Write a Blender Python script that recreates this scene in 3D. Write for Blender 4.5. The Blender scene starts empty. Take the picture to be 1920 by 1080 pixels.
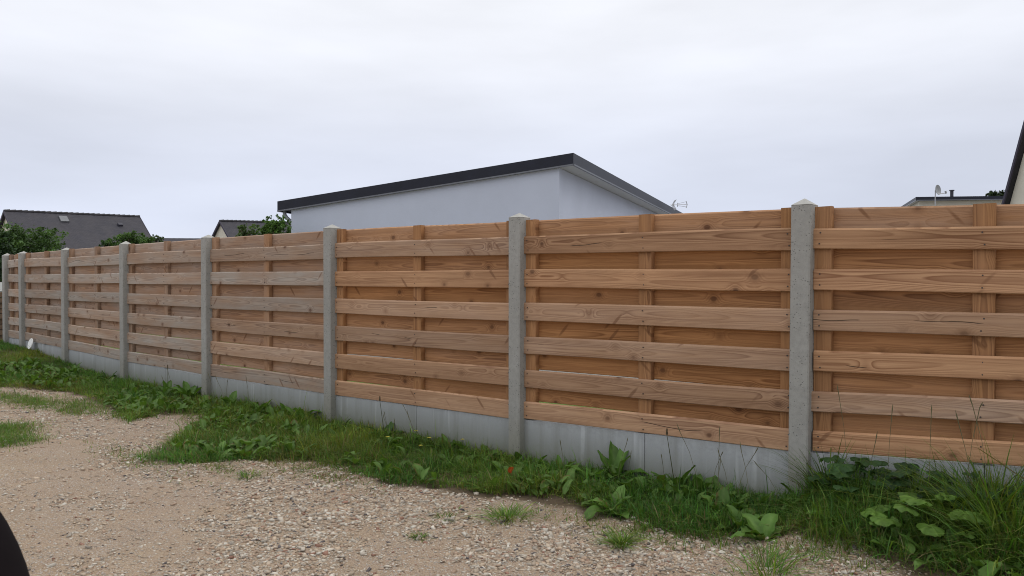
import bpy, math, random
import numpy as np
from mathutils import Vector

random.seed(7)
RNG = np.random.default_rng(11)
SC = bpy.context.scene
COL = SC.collection
ZC = 1.25                      # camera height; every z below is measured from the camera's level

# ------------------------------------------------------------------ camera
cam = bpy.data.cameras.new('camera')
cam.sensor_width = 36.0
cam.lens = 26.25
cam.clip_start = 0.02
cam.clip_end = 3000
cam.dof.use_dof = True
cam.dof.focus_distance = 6.0
cam.dof.aperture_fstop = 12.0
camo = bpy.data.objects.new('camera', cam)
camo.location = (0, 0, ZC)
camo.rotation_euler = (math.radians(90 - 0.657), 0, 0)
COL.objects.link(camo)
SC.camera = camo

# ------------------------------------------------------------------ world, sun, exposure
SUN_EL, SUN_AZ = math.radians(62), math.radians(80)     # azimuth clockwise from +Y (view direction)
w = bpy.data.worlds.new('World')
SC.world = w
w.use_nodes = True
nt = w.node_tree
nt.nodes.clear()
def wn(t, **k):
    n = nt.nodes.new(t)
    for a, b in k.items():
        setattr(n, a, b)
    return n
out = wn('ShaderNodeOutputWorld')
bg = wn('ShaderNodeBackground')
bg.inputs['Strength'].default_value = 0.1
sky = wn('ShaderNodeTexSky', sky_type='NISHITA', sun_disc=False)
sky.sun_elevation = SUN_EL
sky.sun_rotation = SUN_AZ
tc = wn('ShaderNodeTexCoord')
sep = wn('ShaderNodeSeparateXYZ')
nt.links.new(tc.outputs['Generated'], sep.inputs[0])
ramp = wn('ShaderNodeValToRGB')
cr = ramp.color_ramp
cr.elements[0].position = 0.0
cr.elements[0].color = (.72, .76, .88, 1)
cr.elements[1].position = 1.0
cr.elements[1].color = (1, 1, 1, 1)
for p_, c_ in ((.07, (.665, .71, .845)), (.16, (.695, .73, .84)), (.28, (.84, .86, .925)), (.45, (.94, .95, .98))):
    e = cr.elements.new(p_)
    e.color = (*c_, 1)
nt.links.new(sep.outputs['Z'], ramp.inputs[0])
# overcast: the zenith is brighter than the horizon
gain = wn('ShaderNodeMapRange')
gain.inputs['From Min'].default_value = .3
gain.inputs['From Max'].default_value = 1
gain.inputs['To Min'].default_value = 1.0
gain.inputs['To Max'].default_value = 1.3
nt.links.new(sep.outputs['Z'], gain.inputs['Value'])
mp = wn('ShaderNodeMapping')
mp.inputs['Scale'].default_value = (1.6, 1.6, 6.5)
mp.inputs['Location'].default_value = (.35, .1, .4)
nt.links.new(tc.outputs['Generated'], mp.inputs[0])
cn = wn('ShaderNodeTexNoise')
cn.inputs['Scale'].default_value = 1.25
cn.inputs['Detail'].default_value = 5
cn.inputs['Roughness'].default_value = .48
nt.links.new(mp.outputs[0], cn.inputs['Vector'])
cm = wn('ShaderNodeMapRange')
cm.inputs['From Min'].default_value = .3
cm.inputs['From Max'].default_value = .7
cm.inputs['To Min'].default_value = .87
cm.inputs['To Max'].default_value = 1.10
nt.links.new(cn.outputs['Fac'], cm.inputs['Value'])
mul = wn('ShaderNodeMath', operation='MULTIPLY')
nt.links.new(cm.outputs[0], mul.inputs[0])
nt.links.new(gain.outputs[0], mul.inputs[1])
sc10 = wn('ShaderNodeVectorMath', operation='SCALE')
nt.links.new(ramp.outputs[0], sc10.inputs[0])
m10 = wn('ShaderNodeMath', operation='MULTIPLY')
m10.inputs[1].default_value = 10.0
nt.links.new(mul.outputs[0], m10.inputs[0])
nt.links.new(m10.outputs[0], sc10.inputs['Scale'])
mix = wn('ShaderNodeMix', data_type='RGBA')
mix.inputs[0].default_value = .95
nt.links.new(sky.outputs[0], mix.inputs[6])
nt.links.new(sc10.outputs[0], mix.inputs[7])
nt.links.new(mix.outputs[2], bg.inputs['Color'])
nt.links.new(bg.outputs[0], out.inputs[0])

sun = bpy.data.lights.new('sun', 'SUN')
sun.energy = 0.8
sun.angle = math.radians(35)
sun.color = (1, .97, .92)
suno = bpy.data.objects.new('sun', sun)
sd = Vector((math.sin(SUN_AZ) * math.cos(SUN_EL), math.cos(SUN_AZ) * math.cos(SUN_EL), math.sin(SUN_EL)))
suno.rotation_euler = (-sd).to_track_quat('-Z', 'Y').to_euler()
suno.location = sd * 50
COL.objects.link(suno)

vs = SC.view_settings
vs.view_transform = 'Standard'
vs.look = 'None'
vs.exposure = 0.12
vs.gamma = 1.0
vs.use_curve_mapping = False
SC.cycles.max_bounces = 8
SC.cycles.use_denoising = True
SC.cycles.filter_width = 1.0

# ------------------------------------------------------------------ node helpers
class NT:
    def __init__(s, name):
        s.m = bpy.data.materials.new(name)
        s.m.use_nodes = True
        s.t = s.m.node_tree
        s.t.nodes.clear()
        s.out = s.n('ShaderNodeOutputMaterial')
    def n(s, t, **k):
        n = s.t.nodes.new(t)
        for a, b in k.items():
            setattr(n, a, b)
        return n
    def set(s, sock, v):
        if isinstance(v, bpy.types.NodeSocket):
            s.t.links.new(v, sock)
        elif isinstance(v, (tuple, list)) and len(v) == 3 and sock.type == 'RGBA':
            sock.default_value = (*v, 1)
        else:
            sock.default_value = v
    def math(s, op, a, b=0.0, c=None, clamp=False):
        n = s.n('ShaderNodeMath', operation=op)
        n.use_clamp = clamp
        s.set(n.inputs[0], a)
        s.set(n.inputs[1], b)
        if c is not None:
            s.set(n.inputs[2], c)
        return n.outputs[0]
    def xyz(s, x, y, z):
        n = s.n('ShaderNodeCombineXYZ')
        for i, v in enumerate((x, y, z)):
            s.set(n.inputs[i], v)
        return n.outputs[0]
    def sep(s, v):
        n = s.n('ShaderNodeSeparateXYZ')
        s.set(n.inputs[0], v)
        return n.outputs
    def noise(s, vec, scale=1.0, detail=2.0, rough=.5, dist=0.0, col=False):
        n = s.n('ShaderNodeTexNoise')
        if vec is not None:
            s.set(n.inputs['Vector'], vec)
        n.inputs['Scale'].default_value = scale
        n.inputs['Detail'].default_value = detail
        n.inputs['Roughness'].default_value = rough
        n.inputs['Distortion'].default_value = dist
        return n.outputs['Color' if col else 'Fac']
    def voro(s, vec, scale=1.0, feature='F1', rnd=1.0):
        n = s.n('ShaderNodeTexVoronoi', feature=feature)
        s.set(n.inputs['Vector'], vec)
        n.inputs['Scale'].default_value = scale
        n.inputs['Randomness'].default_value = rnd
        return n.outputs
    def ramp(s, fac, stops):
        n = s.n('ShaderNodeValToRGB')
        s.set(n.inputs[0], fac)
        r = n.color_ramp
        while len(r.elements) < len(stops):
            r.elements.new(.5)
        for e, (p, c) in zip(r.elements, stops):
            e.position = p
            e.color = (*c, 1) if len(c) == 3 else c
        return n.outputs[0]
    def mapr(s, v, a, b, c, d, smooth=False):
        n = s.n('ShaderNodeMapRange')
        if smooth:
            n.interpolation_type = 'SMOOTHSTEP'
        for i, q in zip(('Value', 'From Min', 'From Max', 'To Min', 'To Max'), (v, a, b, c, d)):
            s.set(n.inputs[i], q)
        return n.outputs[0]
    def mix(s, f, a, b, mode='MIX'):
        n = s.n('ShaderNodeMix', data_type='RGBA', blend_type=mode)
        s.set(n.inputs[0], f)
        s.set(n.inputs[6], a)
        s.set(n.inputs[7], b)
        return n.outputs[2]
    def attr(s, name):
        n = s.n('ShaderNodeAttribute', attribute_name=name)
        return n.outputs
    def pos(s):
        return s.n('ShaderNodeNewGeometry').outputs['Position']
    def bump(s, h, strength=.5, dist=.01):
        n = s.n('ShaderNodeBump')
        n.inputs['Strength'].default_value = strength
        n.inputs['Distance'].default_value = dist
        s.set(n.inputs['Height'], h)
        return n.outputs[0]
    def pbr(s, col, rough=.8, normal=None, metal=0.0, spec=.3):
        n = s.n('ShaderNodeBsdfPrincipled')
        s.set(n.inputs['Base Color'], col)
        s.set(n.inputs['Roughness'], rough)
        n.inputs['Metallic'].default_value = metal
        n.inputs['Specular IOR Level'].default_value = spec
        if normal is not None:
            s.set(n.inputs['Normal'], normal)
        s.t.links.new(n.outputs[0], s.out.inputs[0])
        return s.m

def mat_wood(name, light, dark, knot, grey, rough=.78):
    """sawn softwood: ring contours, knots, cracks; 'gc' = along, across, board seed; 'tone' = weathering, brightness"""
    s = NT(name)
    u, v, sd_ = s.sep(s.attr('gc')['Vector'])
    tone = s.n('ShaderNodeSeparateColor')
    s.set(tone.inputs[0], s.attr('tone')['Color'])
    wz, br, kn = tone.outputs
    seed = s.math('MULTIPLY', sd_, 13.37)
    # knots
    kv = s.xyz(s.math('MULTIPLY', u, 4.8), s.math('MULTIPLY', v, 6.5), s.math('MULTIPLY', sd_, 7.7))
    kd = s.voro(kv, 1.0)['Distance']
    halo = s.math('POWER', 2.718, s.math('MULTIPLY', s.math('MULTIPLY', kd, kd), -26.0))
    # pith line and drift along the board
    c = s.math('MULTIPLY', s.math('SUBTRACT', s.noise(s.xyz(s.math('MULTIPLY', u, .5), seed, 0.0), 1.0, 1), .5), .16)
    dv = s.math('SUBTRACT', v, c)
    a = s.math('MULTIPLY', s.math('MULTIPLY', dv, dv), 1500.0)
    b = s.math('MULTIPLY', s.noise(s.xyz(s.math('MULTIPLY', u, .6), s.math('MULTIPLY', v, 1.6), s.math('ADD', seed, 3.1)), 1.0, 2, .4), 14.0)
    h = s.math('ADD', s.math('ADD', a, b), s.math('MULTIPLY', halo, 3.2))
    fr = s.math('FRACT', h)
    ring = s.math('POWER', s.mapr(fr, 0.0, .86, 0.0, 1.0), 2.0)
    ring = s.math('MULTIPLY', ring, s.mapr(fr, .88, 1.0, 1.0, 0.0))
    fine = s.noise(s.xyz(s.math('MULTIPLY', u, 4.0), s.math('MULTIPLY', v, 260.0), seed), 1.0, 3, .6)
    blot = s.noise(s.xyz(s.math('MULTIPLY', u, 1.6), s.math('MULTIPLY', v, 9.0), seed), 1.0, 4, .55)
    streak = s.noise(s.xyz(s.math('MULTIPLY', u, .9), s.math('MULTIPLY', v, 55.0), seed), 1.0, 3, .6)
    ringamt = s.mapr(s.noise(s.xyz(s.math('MULTIPLY', u, 1.1), s.math('MULTIPLY', v, 6.0), s.math('ADD', seed, 9.0)), 1.0, 1), .35, .65, .12, .95)
    col = s.mix(s.math('MULTIPLY', ring, ringamt), light, dark)
    col = s.mix(s.mapr(fine, .35, .75, 0.0, .38), col, dark)
    col = s.mix(s.mapr(streak, .42, .72, 0.0, .5), col, dark)
    gm = s.math('MULTIPLY', s.mapr(blot, .28, .68, .45, 1.15), wz, clamp=True)
    col = s.mix(gm, col, s.mix(s.math('MULTIPLY', ring, .75), grey, tuple(x * .6 for x in grey)))
    core = s.mapr(kd, .065, .12, 1.0, 0.0, True)
    kv2 = s.xyz(s.math('ADD', s.math('MULTIPLY', u, 8.0), s.math('MULTIPLY', v, 7.0)), s.math('MULTIPLY', v, 2.6), s.math('MULTIPLY', sd_, 5.3))
    kd2 = s.voro(kv2, 1.0)['Distance']
    spike = s.math('MULTIPLY', s.mapr(kd2, .07, .15, 1.0, 0.0, True), .6)
    edge = s.math('MULTIPLY', s.mapr(kd, .08, .26, 1.0, 0.0, True), .38)
    col = s.mix(edge, col, s.mix(.5, dark, knot))
    col = s.mix(spike, col, s.mix(.5, dark, knot))
    col = s.mix(s.math('MULTIPLY', core, s.mapr(blot, .35, .65, .35, .85)), col, knot)
    # drying cracks: short dark slits along the grain
    cl = s.math('ABSOLUTE', s.math('SUBTRACT', v, s.math('MULTIPLY', s.math('SUBTRACT', s.noise(s.xyz(s.math('MULTIPLY', u, 1.3), s.math('ADD', seed, 5.0), 0.0), 1.0, 2), .5), .14)))
    ck = s.mapr(cl, .0012, .0028, 1.0, 0.0)
    ck = s.math('MULTIPLY', ck, s.mapr(s.noise(s.xyz(s.math('MULTIPLY', u, 2.6), s.math('ADD', seed, 21.0), 4.0), 1.0, 1), .585, .61, 0.0, 1.0))
    ck = s.math('MULTIPLY', ck, kn)
    col = s.mix(s.math('MULTIPLY', ck, .85), col, (.02, .014, .01))
    bv = s.math('MULTIPLY', br, s.mapr(blot, .3, .7, .88, 1.1))
    sc = s.n('ShaderNodeVectorMath', operation='SCALE')
    s.set(sc.inputs[0], col)
    s.set(sc.inputs['Scale'], bv)
    hgt = s.math('ADD', s.math('MULTIPLY', ring, -.6), s.math('ADD', s.math('MULTIPLY', fine, .5), s.math('MULTIPLY', ck, -3.0)))
    return s.pbr(sc.outputs[0], rough, s.bump(hgt, .35, .002), spec=.25)

M = {}
M['wood_front'] = mat_wood('weathered_pine', (.535, .312, .172), (.23, .104, .049), (.10, .047, .027), (.375, .325, .280))
M['wood_back'] = mat_wood('orange_pine', (.53, .262, .104), (.21, .084, .028), (.09, .036, .017), (.38, .30, .245))

def mat_concrete(name, base, stain, pores=True, drip=False):
    s = NT(name)
    p = s.pos()
    n1 = s.noise(p, 2.2, 5, .6)
    n2 = s.noise(p, 34, 4, .65)
    n3 = s.noise(p, 260, 2, .5)
    col = s.mix(s.mapr(n1, .3, .7, 0, .75), base, stain)
    col = s.mix(s.mapr(n2, .38, .72, 0, .55), col, tuple(x * .62 for x in base))
    col = s.mix(s.mapr(n3, .3, .7, 0, .22), col, tuple(min(1, x * 1.25) for x in base))
    if drip:
        x, y, z = s.sep(p)
        dn = s.noise(s.xyz(s.math('MULTIPLY', x, 9), s.math('MULTIPLY', y, 9), s.math('MULTIPLY', z, .9)), 1.0, 4, .6)
        col = s.mix(s.mapr(dn, .48, .75, 0, .55), col, (.22, .22, .205))
        dn2 = s.noise(s.xyz(s.math('MULTIPLY', x, 22), s.math('MULTIPLY', y, 22), s.math('MULTIPLY', z, 1.2)), 1.0, 2, .5)
        col = s.mix(s.mapr(dn2, .62, .74, 0, .35), col, (.62, .64, .66))
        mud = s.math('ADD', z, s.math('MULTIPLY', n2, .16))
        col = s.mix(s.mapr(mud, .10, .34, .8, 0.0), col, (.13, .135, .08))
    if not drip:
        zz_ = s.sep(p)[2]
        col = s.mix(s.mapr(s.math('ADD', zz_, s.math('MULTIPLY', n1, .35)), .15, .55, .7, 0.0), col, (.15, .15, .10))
    h = s.math('ADD', s.math('MULTIPLY', n2, .5), s.math('MULTIPLY', n3, .25))
    if pores:
        pv = s.voro(p, 75)
        pm = s.math('MULTIPLY', s.mapr(pv['Distance'], .16, .26, 1, 0), s.mapr(s.noise(p, 18, 1), .47, .54, 0, 1))
        col = s.mix(s.math('MULTIPLY', pm, .7), col, (.09, .09, .085))
        h = s.math('SUBTRACT', h, pm)
    return s.pbr(col, .88, s.bump(h, .5, .004), spec=.2)
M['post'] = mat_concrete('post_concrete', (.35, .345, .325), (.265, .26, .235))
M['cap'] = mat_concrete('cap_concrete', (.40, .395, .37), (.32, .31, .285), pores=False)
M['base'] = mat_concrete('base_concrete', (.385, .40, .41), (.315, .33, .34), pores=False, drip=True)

def mat_simple(name, col, rough=.6, metal=0.0, spec=.4, var=.12, scale=6.0, bump=0.0):
    s = NT(name)
    p = s.pos()
    n = s.noise(p, scale, 4, .6)
    c = s.mix(s.mapr(n, .3, .7, 0, 1), tuple(x * (1 - var) for x in col), tuple(min(1, x * (1 + var)) for x in col))
    nm = s.bump(s.noise(p, scale * 20, 3), bump, .01) if bump else None
    return s.pbr(c, rough, nm, metal, spec)
M['render_wall'] = mat_simple('white_render', (.505, .54, .635), .9, var=.03, scale=1.5, bump=.15, spec=.15)
M['cream_wall'] = mat_simple('cream_render', (.62, .59, .50), .9, var=.05, scale=2, bump=.15, spec=.15)
M['fascia'] = mat_simple('zinc_fascia', (.009, .011, .022), .45, spec=.32, var=.25, scale=2.5)
M['trim'] = mat_simple('metal_trim', (.15, .155, .17), .4, metal=.5, var=.1)
M['roof_felt'] = mat_simple('roof_membrane', (.10, .10, .11), .8)
M['soffit'] = mat_simple('soffit_plastic', (.50, .52, .52), .5, var=.03)
M['pvc'] = mat_simple('grey_plastic_pipe', (.30, .32, .34), .45)
M['metal'] = mat_simple('galvanised_metal', (.45, .45, .46), .4, metal=.6)
M['dark_metal'] = mat_simple('dark_metal', (.035, .035, .05), .5)
M['dish'] = mat_simple('dish_grey', (.33, .34, .35), .5)
M['white_plastic'] = mat_simple('white_plastic', (.78, .78, .76), .5, var=.04)
M['nail'] = mat_simple('nail_steel', (.07, .06, .055), .5, metal=.5)
M['verge_board'] = mat_simple('dark_verge', (.035, .030, .050), .6)
M['red'] = mat_simple('red_leaf', (.50, .09, .04), .6)
M['dark_stand_in'] = mat_simple('matte_dark', (.008, .006, .007), .95, spec=.08, var=.3)
M['bark'] = mat_simple('bark', (.09, .07, .05), .9, var=.3, scale=12, bump=.5)
M['old_board'] = mat_simple('old_boards', (.20, .13, .085), .85, var=.4, scale=3, bump=.4)
M['straw'] = mat_simple('dry_stem', (.13, .12, .06), .8, var=.3)
M['glass'] = mat_simple('skylight_glass', (.16, .165, .175), .5, spec=.3)

def mat_slate():
    s = NT('slate_roof')
    u, v, _ = s.sep(s.attr('gc')['Vector'])
    b = s.n('ShaderNodeTexBrick')
    s.set(b.inputs['Vector'], s.xyz(u, v, 0.0))
    b.inputs['Scale'].default_value = 1.0
    b.inputs['Brick Width'].default_value = .24
    b.inputs['Row Height'].default_value = .13
    b.inputs['Mortar Size'].default_value = .012
    b.inputs['Color1'].default_value = (.024, .023, .034, 1)
    b.inputs['Color2'].default_value = (.039, .037, .050, 1)
    b.inputs['Mortar'].default_value = (.015, .015, .018, 1)
    n = s.noise(s.pos(), 1.1, 4, .6)
    c = s.mix(s.mapr(n, .35, .7, 0, .5), b.outputs['Color'], (.055, .049, .054))
    return s.pbr(c, .65, s.bump(b.outputs['Fac'], .4, .01), spec=.35)
M['slate'] = mat_slate()

def mat_leaf(name, trans=.35, rough=.55):
    s = NT(name)
    c = s.attr('tint')['Color']
    n = s.noise(s.pos(), 40, 2)
    c = s.mix(s.mapr(n, .3, .7, 0, .35), c, s.mix(1.0, c, (.55, .6, .5), 'MULTIPLY'))
    d = s.n('ShaderNodeBsdfPrincipled')
    s.set(d.inputs['Base Color'], c)
    d.inputs['Roughness'].default_value = rough
    d.inputs['Specular IOR Level'].default_value = .25
    t = s.n('ShaderNodeBsdfTranslucent')
    s.set(t.inputs[0], s.mix(1.0, c, (1.25, 1.3, .5), 'MULTIPLY'))
    m = s.n('ShaderNodeMixShader')
    m.inputs[0].default_value = trans
    s.t.links.new(d.outputs[0], m.inputs[1])
    s.t.links.new(t.outputs[0], m.inputs[2])
    s.t.links.new(m.outputs[0], s.out.inputs[0])
    return s.m
M['grass'] = mat_leaf('grass_blades')
M['leaf'] = mat_leaf('broad_leaves', .3, .5)
M['foliage'] = mat_leaf('tree_foliage', .3, .6)

def mat_stone():
    s = NT('gravel_stone')
    c = s.attr('tint')['Color']
    n = s.noise(s.pos(), 130, 3, .6)
    c = s.mix(s.mapr(n, .3, .7, 0, .5), c, s.mix(1.0, c, (.62, .58, .54), 'MULTIPLY'))
    return s.pbr(c, .85, s.bump(n, .5, .002), spec=.25)
M['stone'] = mat_stone()

def mat_ground():
    s = NT('gravel_track')
    p = s.pos()
    x, y, z = s.sep(p)
    p2 = s.xyz(x, y, 0.0)
    big = s.noise(p2, .55, 4, .6)
    med = s.noise(p2, 3.1, 5, .62)
    sand = s.mix(s.mapr(med, .3, .7, 0, 1), (.325, .24, .155), (.43, .33, .222))
    sand = s.mix(s.mapr(big, .38, .66, 0, .6), sand, (.36, .275, .215))
    fine = s.noise(p2, 420, 3, .7)
    sand = s.mix(s.mapr(fine, .3, .7, 0, .55), sand, (.15, .105, .075))
    mid = s.noise(p2, 95, 4, .7)
    sand = s.mix(s.mapr(mid, .5, .70, 0, .75), sand, (.16, .115, .085))
    sand = s.mix(s.mapr(mid, .5, .3, 0, .5), sand, (.56, .47, .37))
    stops = ((0, (.30, .19, .14)), (.2, (.52, .45, .38)), (.4, (.40, .31, .25)), (.55, (.60, .56, .51)), (.72, (.29, .25, .23)), (.86, (.66, .63, .58)), (1, (.42, .27, .21)))
    hsum = s.math('ADD', s.math('MULTIPLY', fine, .2), s.math('MULTIPLY', mid, .6))
    col = sand
    for sc, lo, hi, off in ((210, .50, .56, 0.0), (105, .48, .54, 7.0), (58, .54, .60, 13.0)):
        vv = s.voro(s.xyz(s.math('ADD', x, off), y, 0.0), sc)
        cover = s.mapr(s.noise(s.xyz(x, y, off), 2.3, 4, .62), lo - .14, hi + .02, 0, 1)
        dome = s.mapr(vv['Distance'], .12, .40, 1, 0)
        cs = s.n('ShaderNodeSeparateColor')
        s.set(cs.inputs[0], vv['Color'])
        keep = s.math('MULTIPLY', s.math('LESS_THAN', cs.outputs[1], cover), s.mapr(vv['Distance'], .30, .36, 1, 0))
        col = s.mix(s.math('MULTIPLY', keep, .85), col, s.ramp(cs.outputs[0], stops))
        hsum = s.math('ADD', hsum, s.math('MULTIPLY', s.math('MULTIPLY', dome, keep), 55.0 / sc))
    vg = s.attr('verge')['Fac']
    vn = s.math('ADD', vg, s.math('MULTIPLY', s.math('SUBTRACT', s.noise(p2, 9, 5, .65), .5), .9))
    soil = s.mix(s.noise(p2, 30, 4), (.055, .042, .026), (.13, .095, .06))
    col = s.mix(s.mapr(vn, .35, .75, 0, .92), col, soil)
    lawn = s.mix(s.mapr(s.noise(p2, 60, 4), .3, .7, 0, 1), (.09, .145, .03), (.15, .205, .05))
    yard = s.mix(s.mapr(s.noise(p2, 8, 4), .3, .7, 0, 1), (.20, .19, .175), (.30, .28, .255))
    lawn = s.mix(s.attr('yard')['Fac'], lawn, yard)
    lw = s.attr('lawn')['Fac']
    col = s.mix(lw, col, lawn)
    return s.pbr(col, .95, s.bump(hsum, .8, .012), spec=.15)
M['ground'] = mat_ground()

# ------------------------------------------------------------------ mesh helpers
def tag(o, label=None, cat=None, group=None, kind=None):
    if label: o['label'] = label
    if cat: o['category'] = cat
    if group: o['group'] = group
    if kind: o['kind'] = kind
    return o

def thing(name, loc, label, cat, group=None):
    o = bpy.data.objects.new(name, None)
    o.empty_display_size = .1
    o.location = (loc[0], loc[1], loc[2] + ZC)
    COL.objects.link(o)
    return tag(o, label, cat, group)

class MB:
    """collects geometry; built as ONE mesh object"""
    def __init__(s):
        s.v, s.f, s.gc, s.tone, s.mi = [], [], [], [], []
        s.hasgc = False
    def add(s, verts, faces, gc=None, tone=None, mi=0):
        o = len(s.v)
        s.v += [tuple(map(float, q)) for q in verts]
        s.f += [tuple(i + o for i in f) for f in faces]
        s.mi += [mi] * len(faces)
        if gc is not None:
            s.hasgc = True
        s.gc += list(gc) if gc is not None else [(0, 0, 0)] * len(verts)
        s.tone += [tone if tone is not None else (0, 1, 0)] * len(verts)
    def box(s, c, ax, ay, az, mi=0):
        c, ax, ay, az = map(np.array, (c, ax, ay, az))
        vs_ = [c + i * ax + j * ay + k * az for k in (-1, 1) for j in (-1, 1) for i in (-1, 1)]
        s.add(vs_, [(0, 2, 3, 1), (4, 5, 7, 6), (0, 1, 5, 4), (2, 6, 7, 3), (0, 4, 6, 2), (1, 3, 7, 5)], mi=mi)
    def prism(s, pts, vec, mi=0):
        """polygon pts extruded along vec"""
        n = len(pts)
        a = [np.array(p, float) for p in pts]
        b = [p + np.array(vec, float) for p in a]
        s.add(a + b, [tuple(range(n))[::-1], tuple(range(n, 2 * n))] + [(i, (i + 1) % n, n + (i + 1) % n, n + i) for i in range(n)], mi=mi)
    def tube(s, pts, r, n=8, mi=0, cap=True):
        pts = [np.array(p, float) for p in pts]
        rr = r if isinstance(r, (list, tuple)) else [r] * len(pts)
        rings = []
        for i, p in enumerate(pts):
            d = pts[min(i + 1, len(pts) - 1)] - pts[max(i - 1, 0)]
            d = d / (np.linalg.norm(d) + 1e-9)
            up = np.array((0, 0, 1.0)) if abs(d[2]) < .9 else np.array((1.0, 0, 0))
            a = np.cross(d, up); a /= np.linalg.norm(a)
            b = np.cross(d, a)
            rings += [p + rr[i] * (math.cos(2 * math.pi * k / n) * a + math.sin(2 * math.pi * k / n) * b) for k in range(n)]
        f = []
        for i in range(len(pts) - 1):
            for k in range(n):
                f.append((i * n + k, i * n + (k + 1) % n, (i + 1) * n + (k + 1) % n, (i + 1) * n + k))
        if cap:
            f.append(tuple(range(n))[::-1])
            f.append(tuple(range((len(pts) - 1) * n, len(pts) * n)))
        s.add(rings, f, mi=mi)
    def lathe(s, c, prof, n=24, mi=0):
        """profile (r, z) round a vertical axis through c"""
        v, f = [], []
        for r, z in prof:
            v += [(c[0] + r * math.cos(2 * math.pi * k / n), c[1] + r * math.sin(2 * math.pi * k / n), c[2] + z) for k in range(n)]
        for i in range(len(prof) - 1):
            for k in range(n):
                f.append((i * n + k, i * n + (k + 1) % n, (i + 1) * n + (k + 1) % n, (i + 1) * n + k))
        s.add(v, f, mi=mi)
    def build(s, name, mats, parent=None, smooth=False):
        me = bpy.data.meshes.new(name)
        if parent is not None:
            org = np.array(parent_world(parent))
        else:
            a = np.array(s.v)
            org = np.array((a[:, 0].mean(), a[:, 1].mean(), a[:, 2].min() + ZC))
        vv = [(q[0] - org[0], q[1] - org[1], q[2] + ZC - org[2]) for q in s.v]
        me.from_pydata(vv, [], s.f)
        for m in (mats if isinstance(mats, list) else [mats]):
            me.materials.append(m)
        me.polygons.foreach_set('material_index', s.mi)
        if smooth:
            me.polygons.foreach_set('use_smooth', [True] * len(me.polygons))
        if s.hasgc:
            at = me.attributes.new('gc', 'FLOAT_VECTOR', 'POINT')
            at.data.foreach_set('vector', np.array(s.gc, np.float32).ravel())
            at = me.attributes.new('tone', 'FLOAT_COLOR', 'POINT')
            at.data.foreach_set('color', np.hstack([np.array(s.tone, np.float32), np.ones((len(s.tone), 1), np.float32)]).ravel())
        me.update()
        o = bpy.data.objects.new(name, me)
        COL.objects.link(o)
        if parent is not None:
            o.parent = parent
        else:
            o.location = org
        return o

def parent_world(p):
    l = np.array(p.location)
    q = p.parent
    while q is not None:
        l = l + np.array(q.location)
        q = q.parent
    return l

def np_mesh(name, V, F, mat, tint=None, parent=None, tri=False, org=None):
    """big numpy mesh; F (n,k) all faces of the same size k"""
    k = F.shape[1]
    me = bpy.data.meshes.new(name)
    V = np.array(V, np.float64).copy()
    V[:, 2] += ZC
    if parent is not None:
        org = parent_world(parent)
    elif org is None:
        org = np.array((V[:, 0].mean(), V[:, 1].mean(), V[:, 2].min()))
    V = V - org
    me.vertices.add(len(V))
    me.vertices.foreach_set('co', V.astype(np.float32).ravel())
    me.loops.add(F.size)
    me.loops.foreach_set('vertex_index', F.astype(np.int32).ravel())
    me.polygons.add(len(F))
    me.polygons.foreach_set('loop_start', np.arange(0, F.size, k, dtype=np.int32))
    me.polygons.foreach_set('loop_total', np.full(len(F), k, np.int32))
    me.materials.append(mat)
    if tint is not None:
        at = me.attributes.new('tint', 'FLOAT_COLOR', 'POINT')
        at.data.foreach_set('color', np.hstack([tint, np.ones((len(tint), 1))]).astype(np.float32).ravel())
    me.update(calc_edges=True)
    me.validate()
    o = bpy.data.objects.new(name, me)
    COL.objects.link(o)
    if parent is not None:
        o.parent = parent
    else:
        o.location = org
    return o

# value noise on the plane, for placing things
_NG = RNG.random((64, 64))
def vnoise(x, y, sc):
    x = np.asarray(x) * sc; y = np.asarray(y) * sc
    xi = np.floor(x).astype(int); yi = np.floor(y).astype(int)
    fx = x - xi; fy = y - yi
    fx = fx * fx * (3 - 2 * fx); fy = fy * fy * (3 - 2 * fy)
    g = lambda a, b: _NG[a % 64, b % 64]
    return (g(xi, yi) * (1 - fx) + g(xi + 1, yi) * fx) * (1 - fy) + (g(xi, yi + 1) * (1 - fx) + g(xi + 1, yi + 1) * fx) * fy
def fnoise(x, y, sc):
    return (vnoise(x, y, sc) + .5 * vnoise(x + 9.1, y, sc * 2.1) + .25 * vnoise(x, y + 4.7, sc * 4.3)) / 1.75

# ------------------------------------------------------------------ fence frame: t along, d towards the camera, z
TH, D0 = -.69497, 3.9624
UX = np.array((math.cos(TH), math.sin(TH)))
NN = np.array((-math.sin(TH), math.cos(TH)))
def fp(t, d, z):
    q = t * UX + (D0 - d) * NN
    return np.array((q[0], q[1], z))
def to_td(x, y):
    return x * UX[0] + y * UX[1], D0 - (x * NN[0] + y * NN[1])
GT = [-60, -13.72, -12.95, -11.27, -9.44, -7.45, -5.33, -3.25, -1.45, -1.05, .7, 60]
GZ = [-1.0, -1.0, -1.045, -1.14, -1.25, -1.275, -1.265, -1.265, -1.20, -1.10, -1.05, -1.05]
def zg(t, d):
    b = np.interp(t, GT, GZ)
    ww = np.clip((d - .25) / 1.8, 0, 1)
    ww = ww * ww * (3 - 2 * ww)
    return b * (1 - ww) - 1.28 * ww
def zgw(x, y):
    t, d = to_td(x, y)
    return zg(t, d) + .035 * (fnoise(x, y, .9) - .5) + .012 * (fnoise(x, y, 4.0) - .5)

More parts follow.
